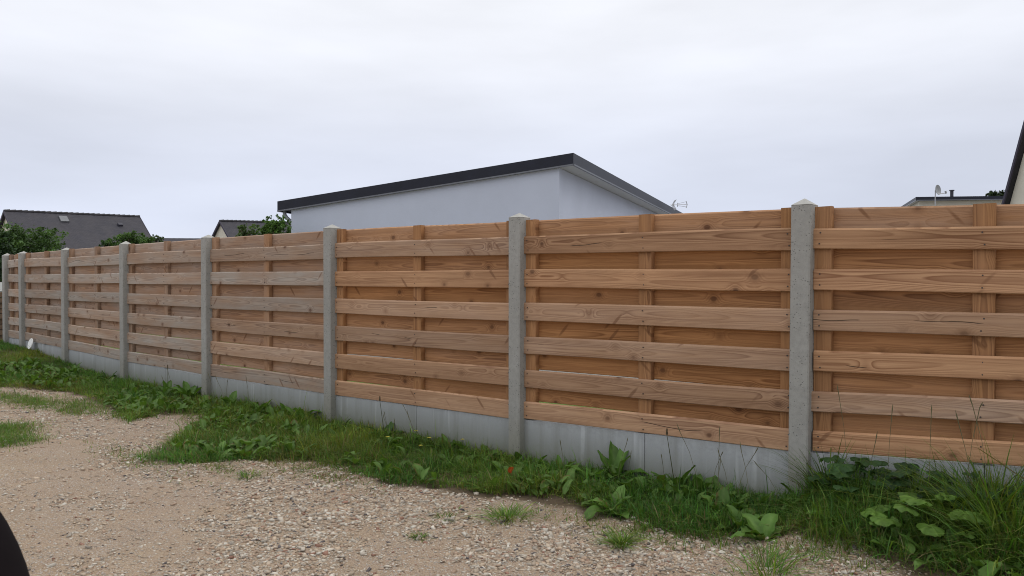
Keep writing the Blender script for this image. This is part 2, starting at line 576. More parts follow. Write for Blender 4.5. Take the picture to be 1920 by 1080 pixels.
VERGE = [(-16, 2.6), (-10.05, 1.14), (-9.67, .93), (-9.15, .78), (-8.24, .80), (-7.18, 1.02), (-6.92, 1.0), (-7.08, .68), (-6.75, .50), (-6.2, .72), (-6.05, .95),
         (-5.72, 1.31), (-5.4, 1.55), (-5.03, 1.52), (-4.85, 1.23), (-4.5, .91), (-4.16, .84), (-3.88, .92), (-3.49, .91), (-3.07, .82), (-2.72, .70),
         (-2.45, .61), (-2.22, .73), (-2.06, .73), (-1.75, .72), (-1.48, .69), (-1.35, .70), (-1.17, .64), (-1.01, .66), (-.9, .70), (-.3, .98), (2, 1.6), (2, -.02), (-16, -.02)]
def inpoly(t, d, poly=VERGE):
    r = np.zeros(len(t), bool)
    n = len(poly)
    for i in range(n):
        (x1, y1), (x2, y2) = poly[i], poly[(i + 1) % n]
        c = ((y1 > d) != (y2 > d)) & (t < (x2 - x1) * (d - y1) / (y2 - y1 + 1e-12) + x1)
        r ^= c
    return r

# ------------------------------------------------------------------ ground
def axis(a, b, step, far):
    core = np.arange(a, b + 1e-6, step)
    l, g, s_ = [], step, a
    while s_ > -far:
        g *= 1.35; s_ -= g; l.append(s_)
    r, g, s_ = [], step, b
    while s_ < far:
        g *= 1.35; s_ += g; r.append(s_)
    return np.concatenate([l[::-1], core, r])
gx, gy = axis(-9.5, 3.2, .05, 700), axis(.6, 13, .05, 1400)
X, Y = np.meshgrid(gx, gy)
nx, ny = len(gx), len(gy)
Xf, Yf = X.ravel(), Y.ravel()
tt, dd = to_td(Xf, Yf)
Zf = zgw(Xf, Yf)
far = np.hypot(Xf, Yf)
Zf = Zf + .02 * (vnoise(Xf, Yf, 13.0) - .5) * (far < 25)
I = np.arange(nx * ny).reshape(ny, nx)
F = np.stack([I[:-1, :-1], I[:-1, 1:], I[1:, 1:], I[1:, :-1]], -1).reshape(-1, 4)
gobj = np_mesh('ground', np.stack([Xf, Yf, Zf], 1), F, M['ground'], org=np.zeros(3))
gobj.data.polygons.foreach_set('use_smooth', [True] * len(gobj.data.polygons))
jit = RNG.normal(0, .05, (2, len(tt)))
vin = inpoly(tt + jit[0], dd + jit[1]).astype(np.float32)
# soften the edge so bare brown soil shows round the verge
vg = vin.reshape(ny, nx)
for _ in range(3):
    q = np.pad(vg, 1, mode='edge')
    vg = (q[:-2, 1:-1] + q[2:, 1:-1] + q[1:-1, :-2] + q[1:-1, 2:] + q[1:-1, 1:-1]) / 5
at = gobj.data.attributes.new('verge', 'FLOAT', 'POINT')
at.data.foreach_set('value', vg.ravel().astype(np.float32))
at = gobj.data.attributes.new('lawn', 'FLOAT', 'POINT')
at.data.foreach_set('value', (dd < -.04).astype(np.float32))
at = gobj.data.attributes.new('yard', 'FLOAT', 'POINT')
at.data.foreach_set('value', (dd < -3.2).astype(np.float32))
tag(gobj, 'sandy gravel track running along the fence', 'ground', kind='structure')

# ------------------------------------------------------------------ fence
# per post: t, panel top and six slat tops, top of the concrete base, shoulder and peak of the post
POST = [
 (-13.74, (.387, .303, .083, -.145, -.366, -.586, -.800), -.915, .375, .405),
 (-12.99, (.400, .315, .076, -.148, -.371, -.592, -.802), -.925, .392, .418),
 (-11.29, (.417, .303, .074, -.160, -.383, -.609, -.835), -.955, .402, .428),
 (-9.43, (.428, .315, .079, -.166, -.399, -.638, -.869), -.996, .424, .456),
 (-7.45, (.434, .316, .073, -.170, -.400, -.642, -.879), -1.012, .432, .458),
 (-5.34, (.429, .309, .072, -.164, -.402, -.638, -.872), -1.000, .440, .466),
 (-3.247, (.404, .294, .065, -.162, -.387, -.612, -.836), -.957, .421, .445),
 (-1.325, (.376, .270, .056, -.156, -.372, -.582, -.789), -.898, .384, .412),
 (.25, (.308, .212, .034, -.146, -.327, -.504, -.679), -.786, .33, .36),
]

FENCE = thing('wooden_fence', fp(-7, 0, -1.2), 'long wooden fence of overlapping slats between concrete posts, running the whole width', 'fence')

def board(mb, a, b, h, th, d, tone, seed, up=True, n=7, wob=.0045, vert=False):
    """chamfered board from a=(t,z) to b=(t,z) (top edge); h its height, th its thickness, d its front face"""
    c = .0035
    ct = .009
    prof = [(0, -ct), (-ct, 0), (-th + c, 0), (-th, -c), (-th, -h + c), (-th + c, -h), (-c, -h), (0, -h + c)]   # (d, z)
    V, G, Fs = [], [], []
    L = math.hypot(b[0] - a[0], b[1] - a[1])
    r1, r2, r3, r4 = [random.uniform(-1, 1) for _ in range(4)]
    uo = random.uniform(0, 40)
    fl = random.choice((-1, 1))
    for i in range(n + 1):
        s_ = i / n
        t = a[0] + (b[0] - a[0]) * s_
        z = a[1] + (b[1] - a[1]) * s_
        bow = math.sin(math.pi * s_)
        dz = wob * (r1 * bow + .5 * r2 * math.sin(2 * math.pi * s_))
        dy = wob * (r3 * bow + .6 * r4 * math.sin(2 * math.pi * s_)) * .8
        for pd, pz in prof:
            V.append(fp(t, d + pd + dy, z + pz + dz))
            G.append((uo + s_ * L, fl * (pz + h / 2) + (pd * 1.0 if pd < -c * 1.5 else 0), seed))
    m = len(prof)
    for i in range(n):
        for k in range(m):
            Fs.append((i * m + k, (i + 1) * m + k, (i + 1) * m + (k + 1) % m, i * m + (k + 1) % m))
    Fs.append(tuple(range(m)))
    Fs.append(tuple(range(n * m, (n + 1) * m))[::-1])
    mb.add(V, Fs, G, tone)

def vboard(mb, t, wd, z1, z0, th, d, tone, seed):
    c = .003
    prof = [(-wd / 2, -c), (-wd / 2 + c, 0), (wd / 2 - c, 0), (wd / 2, -c), (wd / 2, -th), (-wd / 2, -th)]
    V, G = [], []
    for z in (z0, (z0 + z1) / 2, z1):
        for pt, pd in prof:
            V.append(fp(t + pt, d + pd, z))
            G.append((seed * 3.1 + z, pt, seed))
    m = 6
    Fs = [(i * m + k, i * m + (k + 1) % m, (i + 1) * m + (k + 1) % m, (i + 1) * m + k) for i in range(2) for k in range(m)]
    Fs += [tuple(range(m))[::-1], tuple(range(2 * m, 3 * m))]
    mb.add(V, Fs, G, tone)

def nail(mb, t, z, d):
    n, r = 6, .0040
    V = [fp(t + r * math.cos(2 * math.pi * k / n), d + .0012, z + r * math.sin(2 * math.pi * k / n)) for k in range(n)]
    W = [fp(t + r * math.cos(2 * math.pi * k / n), d - .002, z + r * math.sin(2 * math.pi * k / n)) for k in range(n)]
    mb.add(V + W, [tuple(range(n))] + [(k, n + k, n + (k + 1) % n, (k + 1) % n) for k in range(n)], mi=1)

def make_post(i):
    t, zs, zb, zs_, zp = POST[i]
    lean = {7: -.011, 0: .012, 1: .012}.get(i, random.uniform(-.002, .002))   # slight lean along the fence
    g = float(zg(t, 0))
    hw, df, db, c = .05, .050, -.075, .007
    prof = [(-hw, df - c), (-hw + c, df), (hw - c, df), (hw, df - c), (hw, db + c), (hw - c, db), (-hw + c, db), (-hw, db + c)]
    mb = MB()
    levels = [g - .25, g + .0, g + .4, g + .8, g + 1.2, zs_]
    V = [fp(t + pt + lean * (z - zs_) / 1.5 * -1, pd, z) for z in levels for pt, pd in prof]
    m = 8
    Fs = [(a * m + k, a * m + (k + 1) % m, (a + 1) * m + (k + 1) % m, (a + 1) * m + k) for a in range(len(levels) - 1) for k in range(m)]
    Fs.append(tuple(range(m))[::-1])
    mb.add(V, Fs)
    root = mb.build('fence_post', M['post'], FENCE)
    mb = MB()
    e = 1.012
    dm = (df + db) / 2
    lo = [fp(t + pt * e, dm + (pd - dm) * e, zs_ + .001) for pt, pd in prof]
    mid = [fp(t + pt * e, dm + (pd - dm) * e, zs_ + .003) for pt, pd in prof]
    top = [fp(t + pt * .05, dm + (pd - dm) * .05, zp + .010) for pt, pd in prof]
    V = lo + mid + top
    Fs = [(a * m + k, a * m + (k + 1) % m, (a + 1) * m + (k + 1) % m, (a + 1) * m + k) for a in range(2) for k in range(m)]
    Fs += [tuple(range(2 * m, 3 * m)), tuple(range(m))[::-1]]
    mb.add(V, Fs)
    mb.build('cap', M['cap'], root)

WEATH = [1.0, 1.0, .95, .92, .64, .16, .06, .20]

def make_panel(i):
    (ta, za, ba, _, _), (tb, zb, bb, _, _) = POST[i], POST[i + 1]
    t0, t1 = ta + .045, tb - .045
    lerp = lambda k, t: za[k] + (zb[k] - za[k]) * (t - ta) / (tb - ta)
    pitch = ((za[1] - za[6]) + (zb[1] - zb[6])) / 10
    hf = pitch * .545
    wz = WEATH[i]
    mb = MB()
    for k in range(1, 7):
        j = random.uniform(-.006, .006); e0, e1 = random.uniform(-.004, .008), random.uniform(-.004, .008)
        g = min(1, max(0, wz + random.uniform(-.28, .28)))
        tone = (g, random.uniform(.80, 1.12), 1.0 if random.random() < .65 else 0.0)
        board(mb, (t0 + e0, lerp(k, t0) + j), (t1 - e1, lerp(k, t1) + j * random.uniform(-1, 1)), hf * random.uniform(.975, 1.02), .020, 0, tone, random.randint(1, 300))
        for tq in (t0 + .035, (t0 + t1) / 2 + .01, t1 - .035):
            for q in (.25, .78):
                nail(mb, tq + random.uniform(-.006, .006), lerp(k, tq) - hf * q, .002)
    root = mb.build('slat_panel', [M['wood_front'], M['nail']], FENCE)
    if i < 3:
        root['label'] = 'greyed weathered slat panel'
    mb = MB()
    for k in range(7):
        gap = pitch - hf
        ov = .026 if k < 4 or i == 7 else (.0155, .0095)[k == 5]
        hb = gap + 2 * ov - .004
        if k == 0:
            top = lambda t: lerp(0, t)
            hb = pitch * .5 + .032
        else:
            top = lambda t, k=k: lerp(k, t) - hf + ov
            if k == 6:
                continue
        tone = (min(1, max(0, wz * .8 + (0 if k else .25) + random.uniform(-.12, .12))), random.uniform(.84, 1.06), 0.0)
        board(mb, (t0, top(t0)), (t1, top(t1)), hb, .018, -.0635, tone, random.randint(301, 600))
    mb.build('back_slats', M['wood_back'], root)
    for tc_ in (ta + .05 + .038, (ta + tb) / 2 + .01, tb - .05 - .034):
        mb = MB()
        wd = .088
        tone = (min(1, wz * .6 + random.uniform(0, .15)), random.uniform(.70, .93), 0.0)
        vboard(mb, tc_, wd, lerp(0, tc_) + .004, lerp(6, tc_) - hf + .01, .041, -.0215, tone, random.randint(601, 900))
        mb.build('batten', M['wood_back'], root)
    # concrete gravel board below
    mb = MB()
    tm = (ta + tb) / 2 + .02
    for a, b in ((ta + .04, tm - .0025), (tm + .0025, tb - .04)):
        zt = lambda t: ba + (bb - ba) * (t - ta) / (tb - ta) - .004
        c = .004
        V, n = [], 2
        for t in (a, b):
            z = zt(t)
            V += [fp(t, -.008, -1.55), fp(t, -.008, z - c), fp(t, -.008 - c, z), fp(t, -.05, z), fp(t, -.05, -1.55)]
        mb.add(V, [(0, 5, 6, 1), (1, 6, 7, 2), (2, 7, 8, 3), (3, 8, 9, 4), (4, 9, 5, 0), (0, 1, 2, 3, 4), (9, 8, 7, 6, 5)])
    mb.build('concrete_base', M['base'], FENCE)
for i in range(9):
    make_post(i)
for i in range(8):
    make_panel(i)
# the return of the fence behind its far end: one more post
mb = MB()
q0 = np.array((-8.05, 12.25))
mb.box((q0[0], q0[1], -.325), (.05 * UX[0], .05 * UX[1], 0), (.05 * NN[0], .05 * NN[1], 0), (0, 0, .74))
root = mb.build('fence_post', M['post'], FENCE)
mb = MB()
b4 = [np.array((q0[0], q0[1], .416)) + np.array((*(a * .053 * UX + b * .053 * NN), 0)) for a, b in ((-1, -1), (1, -1), (1, 1), (-1, 1))]
mb.add(b4 + [np.array((q0[0], q0[1], .45))], [(0, 1, 4), (1, 2, 4), (2, 3, 4), (3, 0, 4), (3, 2, 1, 0)])
mb.build('cap', M['cap'], root)

# ------------------------------------------------------------------ buildings
def mono_house(name, A, B, C, fh, oL, oR, label, wallmat, downpipe=True, flue=None):
    """flat-roofed house: A near roof corner, B left roof end, C right roof end (top edges)"""
    A, B, C = map(lambda q: np.array(q, float), (A, B, C))
    Dd = B + C - A
    base = -1.25
    root = thing(name, (A[0], A[1], base), label, 'house')
    l = (B - A); Ll = np.linalg.norm(l[:2]); lu = np.array((*l[:2] / Ll, 0))
    r = (C - A); Lr = np.linalg.norm(r[:2]); ru = np.array((*r[:2] / Lr, 0))
    plane = lambda a, b: A + l * a / Ll + r * b / Lr       # a metres to the left, b to the right
    dn = lambda p, z: np.array((p[0], p[1], p[2] - z))
    # walls: four slabs under the soffit
    mb = MB()
    th = .2
    a0, a1, b0, b1 = oL, Ll - .35, oR, Lr - .3
    def wall(p, q, nrm):
        P, Q = plane(*p), plane(*q)
        P2, Q2 = P + nrm * th, Q + nrm * th
        z = fh + .004
        top = [dn(P, z), dn(Q, z), dn(Q2, z), dn(P2, z)]
        bot = [np.array((v[0], v[1], base - .1)) for v in top]
        mb.add(bot + top, [(0, 1, 2, 3), (7, 6, 5, 4), (0, 4, 5, 1), (1, 5, 6, 2), (2, 6, 7, 3), (3, 7, 4, 0)])
    wall((a0, b0), (a1, b0), ru)
    wall((a0, b0 + th + .001), (a0, b1), lu)
    wall((a1, b0 + th + .001), (a1, b1), -lu)
    wall((a0 + th + .001, b1), (a1 - th - .001, b1), -ru)
    mb.build('wall', wallmat, root)
    # roof slab
    mb = MB()
    e = .03
    ps = [plane(e, e), plane(Ll - e, e), plane(Ll - e, Lr - e), plane(e, Lr - e)]
    top = [dn(p, .03) for p in ps]; bot = [dn(p, fh - .03) for p in ps]
    mb.add(bot + top, [(0, 1, 2, 3)[::-1], (4, 5, 6, 7), (0, 1, 5, 4), (1, 2, 6, 5), (2, 3, 7, 6), (3, 0, 4, 7)])
    rf = mb.build('roof', M['roof_felt'], root)
    # fascias
    def fascia(p, q, inw):
        mb = MB(); P, Q = plane(*p), plane(*q)
        P2, Q2 = P + inw * .026, Q + inw * .026
        V = [dn(P, fh), dn(Q, fh), dn(Q2, fh), dn(P2, fh), P, Q, Q2, P2]
        mb.add(V, [(0, 1, 2, 3)[::-1], (4, 5, 6, 7), (0, 1, 5, 4), (1, 2, 6, 5), (2, 3, 7, 6), (3, 0, 4, 7)])
        f = mb.build('fascia', M['fascia'], root)
        mb = MB()
        o_ = -inw * .012
        V = [dn(P + o_, fh + .014), dn(Q + o_, fh + .014), dn(Q2, fh + .014), dn(P2, fh + .014)]
        V += [v + np.array((0, 0, .03)) for v in V[:2]] + [v + np.array((0, 0, .012)) for v in V[2:]]
        mb.add(V, [(0, 1, 2, 3)[::-1], (4, 5, 6, 7), (0, 1, 5, 4), (1, 2, 6, 5), (2, 3, 7, 6), (3, 0, 4, 7)])
        mb.build('drip_edge', M['trim'], f)
    fascia((0, 0), (Ll, 0), ru)
    fascia((0, .027), (0, Lr), lu)
    fascia((Ll, .027), (Ll, Lr), -lu)
    fascia((.027, Lr), (Ll - .027, Lr), -ru)
    # soffit: plastic boards with open joints
    mb = MB()
    def soff(p0, p1, w0, w1, along_r, n):
        for k in range(n):
            s0 = p0 + (p1 - p0) * k / n + .007
            s1 = p0 + (p1 - p0) * (k + 1) / n - .007
            if along_r:
                pp = [plane(w0, s0), plane(w1, s0), plane(w1, s1), plane(w0, s1)]
            else:
                pp = [plane(s0, w0), plane(s1, w0), plane(s1, w1), plane(s0, w1)]
            lo = [dn(p, fh - .004) for p in pp]; hi = [dn(p, fh - .02) for p in pp]
            mb.add(lo + hi, [(3, 2, 1, 0), (4, 5, 6, 7), (0, 1, 5, 4), (1, 2, 6, 5), (2, 3, 7, 6), (3, 0, 4, 7)])
    soff(.03, Lr - .03, .03, oL + .02, True, max(3, int(Lr / 1.05)))
    soff(oL + .03, Ll - .03, .03, oR + .02, False, 6)
    mb.build('soffit', M['soffit'], root)
    if downpipe:
        mb = MB()
        w0 = plane(a1, b0)
        st = plane(Ll - .10, .14); st = dn(st, fh)
        en = np.array((*(plane(a1, b0) + lu * .05 + ru * .12)[:2], 0))
        zt = st[2]
        pts = [st, st - (0, 0, .08), st * .75 + np.array((en[0], en[1], zt)) * .25 - (0, 0, .16),
               st * .3 + np.array((en[0], en[1], zt)) * .7 - (0, 0, .24), np.array((en[0], en[1], zt - .32)), np.array((en[0], en[1], base))]
        mb.tube(pts, .045, 10)
        mb.build('downpipe', M['pvc'], root, smooth=True)
    if flue is not None:
        mb = MB()
        p = plane(*flue)
        mb.tube([p - (0, 0, .1), p + (0, 0, .30)], .09, 12)
        mb.tube([p + (0, 0, .30), p + (0, 0, .34)], .14, 12)
        mb.build('flue', M['dark_metal'], root)
    return plane

pl = mono_house('white_house', (1.23, 15.0, 2.54), (-5.65, 18.0, 1.88), (6.0, 25.9, 2.25), .236, .33, .08,
                'white rendered flat roofed house behind the middle of the fence', M['render_wall'])
mono_house('cream_house', (14.05, 26.0, 2.87), (16.0, 31.0, 2.94), (28.0, 25.2, 2.95), .12, .25, .15,
           'low cream house with dark flat roof edge behind the right end of fence', M['cream_wall'], downpipe=False)

def gable_house(name, P0, P1, slope, half, label, wallmat, skylight=None, vent=None, ridge_tiles=True, wallbase=-1.6):
    """ridge from P0 to P1; front slope faces the camera"""
    P0, P1 = np.array(P0, float), np.array(P1, float)
    root = thing(name, (*((P0 + P1) / 2)[:2], wallbase), label, 'house')
    r = P1 - P0; L = np.linalg.norm(r); ru = r / L
    f = np.array((ru[1], -ru[0], 0.0)); f /= np.linalg.norm(f[:2])
    if f[1] > 0: f = -f
    mb = MB()
    sl = math.hypot(half, half * slope)
    for sgn in (1, -1):
        a = [P0, P1, P1 + sgn * f * half - (0, 0, half * slope), P0 + sgn * f * half - (0, 0, half * slope)]
        b = [q - np.array((0, 0, .12)) for q in a]
        mb.add(a + b, [(0, 1, 2, 3) if sgn < 0 else (3, 2, 1, 0), (4, 5, 6, 7) if sgn > 0 else (7, 6, 5, 4), (0, 4, 7, 3), (1, 2, 6, 5), (2, 3, 7, 6)],
               gc=[(0, 0, 0), (L, 0, 0), (L, sl, 0), (0, sl, 0)] * 2)
    rf = mb.build('roof', M['slate'], root)
    if ridge_tiles:
        mb = MB()
        n = max(4, int(L / .42))
        for k in range(n):
            a = P0 + ru * (k * L / n); b = P0 + ru * ((k + 1) * L / n)
            mb.tube([a + (0, 0, -.02), b + (0, 0, -.02)], [.10, .15], 8)
        mb.build('ridge_tiles', M['slate'], rf)
    # walls with gable ends
    mb = MB()
    ins = .25; hw = half - .3
    def sect(P):
        c = P - np.array((0, 0, .13))
        return [np.array((*(P + f * hw)[:2], wallbase)), c + f * hw - (0, 0, hw * slope), c, c - f * hw - (0, 0, hw * slope), np.array((*(P - f * hw)[:2], wallbase))]
    a, b = sect(P0 + ru * ins), sect(P1 - ru * ins)
    mb.add(a + b, [(0, 1, 2, 3, 4), (9, 8, 7, 6, 5), (0, 5, 6, 1), (3, 8, 9, 4)])
    mb.build('wall', wallmat, root)
    for P, s_ in ((P0, 1), (P1, -1)):
        mb = MB()
        for sgn in (1, -1):
            a = P + ru * s_ * -.03; b = a + sgn * f * half - (0, 0, half * slope)
            q = [a + (0, 0, .03), b + (0, 0, .03), b - (0, 0, .20), a - (0, 0, .20)]
            mb.prism(q, ru * s_ * .05)
        mb.build('verge_board', M['verge_board'], root)
    nrm = np.cross(ru, f * half - np.array((0, 0, half * slope))); nrm /= np.linalg.norm(nrm)
    if nrm[2] < 0: nrm = -nrm
    dv = (f * half - np.array((0, 0, half * slope))); dv /= np.linalg.norm(dv)
    if skylight:
        s0, h0, ww, hh = skylight
        mb = MB(); c = P0 + ru * s0 + dv * h0 + nrm * .06
        fr = np.array(c)
        mb.box(c, ru * ww / 2, dv * hh / 2, nrm * .06)
        sk = mb.build('skylight', M['glass'], rf)
    if vent:
        mb = MB(); c = P0 + ru * vent[0] + dv * vent[1] + nrm * .05
        mb.prism([c - ru * .22 - nrm * .05, c + ru * .22 - nrm * .05, c + ru * .18 + nrm * .12, c - ru * .18 + nrm * .12], dv * .28)
        mb.build('roof_vent', M['dark_metal'], rf)
    return root

gable_house('slate_house', (-40.8, 60.0, 5.53), (-33.84, 67.9, 5.72), .8, 5.5,
            'house with a broad dark slate roof and a small skylight at left', M['cream_wall'], skylight=(4.1, .95, .62, .75), vent=(8.4, 1.35))
gable_house('gabled_house', (-27.4, 70.0, 5.50), (-20.0, 78.5, 5.9), .95, 4.2,
            'small distant house with a pale gable end and dark roof', M['cream_wall'])
gable_house('low_house', (-44.0, 92.0, 5.1), (-32.0, 92.5, 5.05), .6, 4,
            'low dark roof just showing over the fence between the slate roof and the small gable', M['cream_wall'], ridge_tiles=False)

# steep gabled house at the right edge: its gable faces left, its roof edge climbs towards the camera
E = np.array((9.31, 14.0, 1.46))
g = np.array((.05, -1.0, 0.0)); g /= np.linalg.norm(g); n_ = np.array((-1.0, -.05, 0)); n_ /= np.linalg.norm(n_)
TAN, HALF = 2.60, 1.75
root = thing('gable_house', (E[0], E[1], -1.2), 'tall cream gable with a dark steep roof edge at the right edge of the photo', 'house')
lowE = E - g * .75 - (0, 0, .75 * TAN)
apex = E + g * HALF + (0, 0, HALF * TAN)
lowF = np.array((*(E + g * (2 * HALF + .75))[:2], lowE[2]))
mb = MB()
i_ = g * .04
mb.prism([np.array((*(lowE + i_)[:2], -1.3)), lowE + i_, apex - (0, 0, .04 * TAN), lowF - i_, np.array((*(lowF - i_)[:2], -1.3))], -n_ * 6)
mb.build('wall', M['cream_wall'], root)
mb = MB()
for a_, b_ in ((lowE, apex), (lowF, apex)):
    mb.prism([v + n_ * .10 for v in (a_, b_, b_ - (0, 0, .09), a_ - (0, 0, .09))], -n_ * 6.2)
mb.build('roof', M['slate'], root)
mb = MB()
for a_, b_ in ((lowE, apex), (lowF, apex)):
    mb.prism([v + n_ * .103 for v in (a_ + (0, 0, .02), b_ + (0, 0, .02), b_ - (0, 0, .11), a_ - (0, 0, .11))], n_ * .03)
mb.build('verge_board', M['verge_board'], root)

# television aerial on the white house
p = pl(.5, 8.3)
c = np.array((p[0], p[1], p[2]))
u_ = lambda px, yv: (px - 960) / 1400 * yv
zz = lambda py, yv: (524 - py) / 1400 * yv
Y0 = c[1]
X0_ = u_(1263, Y0); Z0 = zz(384.5, Y0)
root = thing('television_aerial', (X0_, Y0, c[2]), 'small television aerial on the right end of the white house roof', 'aerial')
mb = MB(); mb.tube([(X0_, Y0, c[2] - .05), (X0_, Y0, Z0 + .04)], .018, 8); mb.build('mast', M['metal'], root)
mb = MB(); mb.tube([(X0_ - .12, Y0, Z0), (X0_ + .36, Y0 - .12, Z0)], .009, 6); mb.build('boom', M['metal'], root)
mb = MB()
for sy in (-.14, -.07, 0, .07, .14):
    mb.tube([(X0_ + .05, Y0 + sy, Z0 + .15), (X0_ - .04, Y0 + sy, Z0), (X0_ + .05, Y0 + sy, Z0 - .15)], .007, 5)
mb.build('reflector', M['metal'], root)
mb = MB()
for q in (.09, .0, -.07):
    mb.tube([(X0_ + .12, Y0 - .03, Z0 + q * .4), (X0_ + .36, Y0 - .12, Z0 + q)], .006, 5)
mb.tube([(X0_ + .35, Y0 - .12, Z0 + .10), (X0_ + .38, Y0 - .12, Z0 + .0), (X0_ + .35, Y0 - .12, Z0 - .10)], .013, 6)
mb.tube([(X0_ + .11, Y0 - .03, Z0 + .06), (X0_ + .11, Y0 - .03, Z0 - .06)], .010, 6)
mb.build('director', M['metal'], root)

# satellite dish and flue in front of / on the cream house
Yd = 24.6
root = thing('satellite_dish', (u_(1754, Yd), Yd, -1.2), 'grey satellite dish on a thin mast before the cream house roof', 'satellite dish')
mb = MB(); xm = u_(1752.5, Yd)
mb.tube([(xm, Yd, -1.2), (xm, Yd, zz(357, Yd))], .016, 8); mb.build('mast', M['metal'], root)
mb = MB()
cx, cz = u_(1756, Yd), zz(356.5, Yd)
ax = np.array((.50, -.85, .12)); ax /= np.linalg.norm(ax)
s1 = np.cross(ax, (0, 0, 1)); s1 /= np.linalg.norm(s1); s2 = np.cross(s1, ax)
V = [np.array((cx, Yd - .05, cz)) - ax * .05]
n = 20
for rr, dp in ((.07, -.035), (.12, -.012), (.155, .012)):
    V += [np.array((cx, Yd - .05, cz)) + ax * dp + rr * (math.cos(2 * math.pi * k / n) * s1 + 1.08 * math.sin(2 * math.pi * k / n) * s2) for k in range(n)]
V2 = [v - ax * .012 for v in V]
Fs = [(0, 1 + k, 1 + (k + 1) % n) for k in range(n)] + [(1 + r_ * n + k, 1 + (r_ + 1) * n + k, 1 + (r_ + 1) * n + (k + 1) % n, 1 + r_ * n + (k + 1) % n) for r_ in (0, 1) for k in range(n)]
o_ = len(V)
Fs2 = [tuple(o_ + i for i in q)[::-1] for q in Fs] + [(1 + 2 * n + k, o_ + 1 + 2 * n + k, o_ + 1 + 2 * n + (k + 1) % n, 1 + 2 * n + (k + 1) % n) for k in range(n)]
mb.add(V + V2, Fs + Fs2)
mb.build('dish', M['dish'], root, smooth=False)
mb = MB(); tip = (u_(1768.5, Yd), Yd - .14, zz(363, Yd))
mb.tube([(cx, Yd - .06, cz - .14), tip], .012, 6); mb.build('arm', M['metal'], root)
mb = MB(); mb.tube([np.array(tip) - (.0, 0, .02), np.array(tip) + (-.03, 0, .06)], .03, 8); mb.build('receiver', M['dish'], root)
Yf_ = 27.5
mb = MB()
xf = u_(1783.5, Yf_)
root = thing('flue_pipe', (xf, Yf_, 2.6), 'dark flue pipe with a flat cowl on the cream house roof', 'flue')
mb.tube([(xf, Yf_, 2.6), (xf, Yf_, zz(358.5, Yf_))], .056, 12); mb.build('pipe', M['dark_metal'], root)
mb = MB(); mb.tube([(xf, Yf_, zz(358.3, Yf_)), (xf, Yf_, zz(356.6, Yf_))], .085, 12); mb.build('cowl', M['dark_metal'], root)

# old boards stacked beyond the far end of the fence
root = thing('timber_stack', (-8.9, 12.4, -1.0), 'brown stack of old boards beyond the far left fence end', 'timber stack')
mb = MB()
for k in range(9):
    mb.box((-9.0 + random.uniform(-.04, .04), 12.45 + random.uniform(-.03, .03), -1.0 + .045 + k * .088), (.62, -.25, 0), (.08, .2, 0), (0, 0, .038))
mb.build('boards', M['old_board'], root)
mb = MB(); mb.box((-9.0, 12.4, -.12), (.62, -.25, 0), (.05, .12, 0), (0, 0, .075)); mb.build('white_board', M['white_plastic'], root)

# white disc leaning on the base
pd_ = fp(-12.50, .02, -1.0)
mb = MB(); n = 28
ax = -np.array((*NN, 0)) * .97 + np.array((0, 0, .24)); s1 = np.array((*UX, 0)); s2 = np.cross(ax, s1)
cc = fp(-12.50, .055, -.950)
ring = lambda r_, o: [cc + ax * o + r_ * (math.cos(2 * math.pi * k / n) * s1 + math.sin(2 * math.pi * k / n) * s2) for k in range(n)]
V = ring(.078, 0) + ring(.082, .006) + ring(.078, .014) + ring(.06, .011)
mb.add(V, [tuple(range(n))[::-1]] + [(a * n + k, a * n + (k + 1) % n, (a + 1) * n + (k + 1) % n, (a + 1) * n + k) for a in range(3) for k in range(n)] + [tuple(range(3 * n, 4 * n))])
tag(mb.build('white_disc', M['white_plastic']), 'small white plastic disc leaning on the concrete base at far left', 'disc')

# invented domed stand-in for an unidentified dark thing close to the lens
mb = MB()
prof = [(.145, -.9), (.142, -.6)] + [(.14 * math.cos(a), -.52 + .3 * math.sin(a)) for a in np.linspace(.05, math.pi / 2 - .01, 14)]
mb.lathe((-.733, .9, 0), [(.15, -1.30)] + prof, 40)
tag(mb.build('dark_stand_in', M['dark_stand_in'], smooth=True), 'dark domed stand-in for an unidentified object cut off by the lower left corner of the photo', 'dark_stand_in')

# ------------------------------------------------------------------ gravel stones
def ico():
    p = (1 + 5 ** .5) / 2
    v = np.array([(-1, p, 0), (1, p, 0), (-1, -p, 0), (1, -p, 0), (0, -1, p), (0, 1, p), (0, -1, -p), (0, 1, -p), (p, 0, -1), (p, 0, 1), (-p, 0, -1), (-p, 0, 1)], float)
    v /= np.linalg.norm(v[0])
    f = np.array([(0, 11, 5), (0, 5, 1), (0, 1, 7), (0, 7, 10), (0, 10, 11), (1, 5, 9), (5, 11, 4), (11, 10, 2), (10, 7, 6), (7, 1, 8), (3, 9, 4), (3, 4, 2), (3, 2, 6), (3, 6, 8), (3, 8, 9), (4, 9, 5), (2, 4, 11), (6, 2, 10), (8, 6, 7), (9, 8, 1)])
    return v, f
iv, ifc = ico()
NS = 340000
r_ = np.exp(RNG.uniform(math.log(2.3), math.log(13.5), NS))
an = RNG.uniform(-.78, .66, NS)
sx, sy = r_ * np.sin(an), r_ * np.cos(an)
st, sd_ = to_td(sx, sy)
cov = .57 + (fnoise(sx, sy, 1.1) - .5) * 1.1 + (fnoise(sx + 31, sy, 3.3) - .5) * .9
cov += .16 * np.exp(-((sd_ - 1.3) / .6) ** 2) * (st < -6.5)
cov += .10 * np.clip((sx + 1.2) / 2, -1, 1) * (r_ < 6)
band = np.exp(-((sd_ - 1.35) / .45) ** 2) * .12
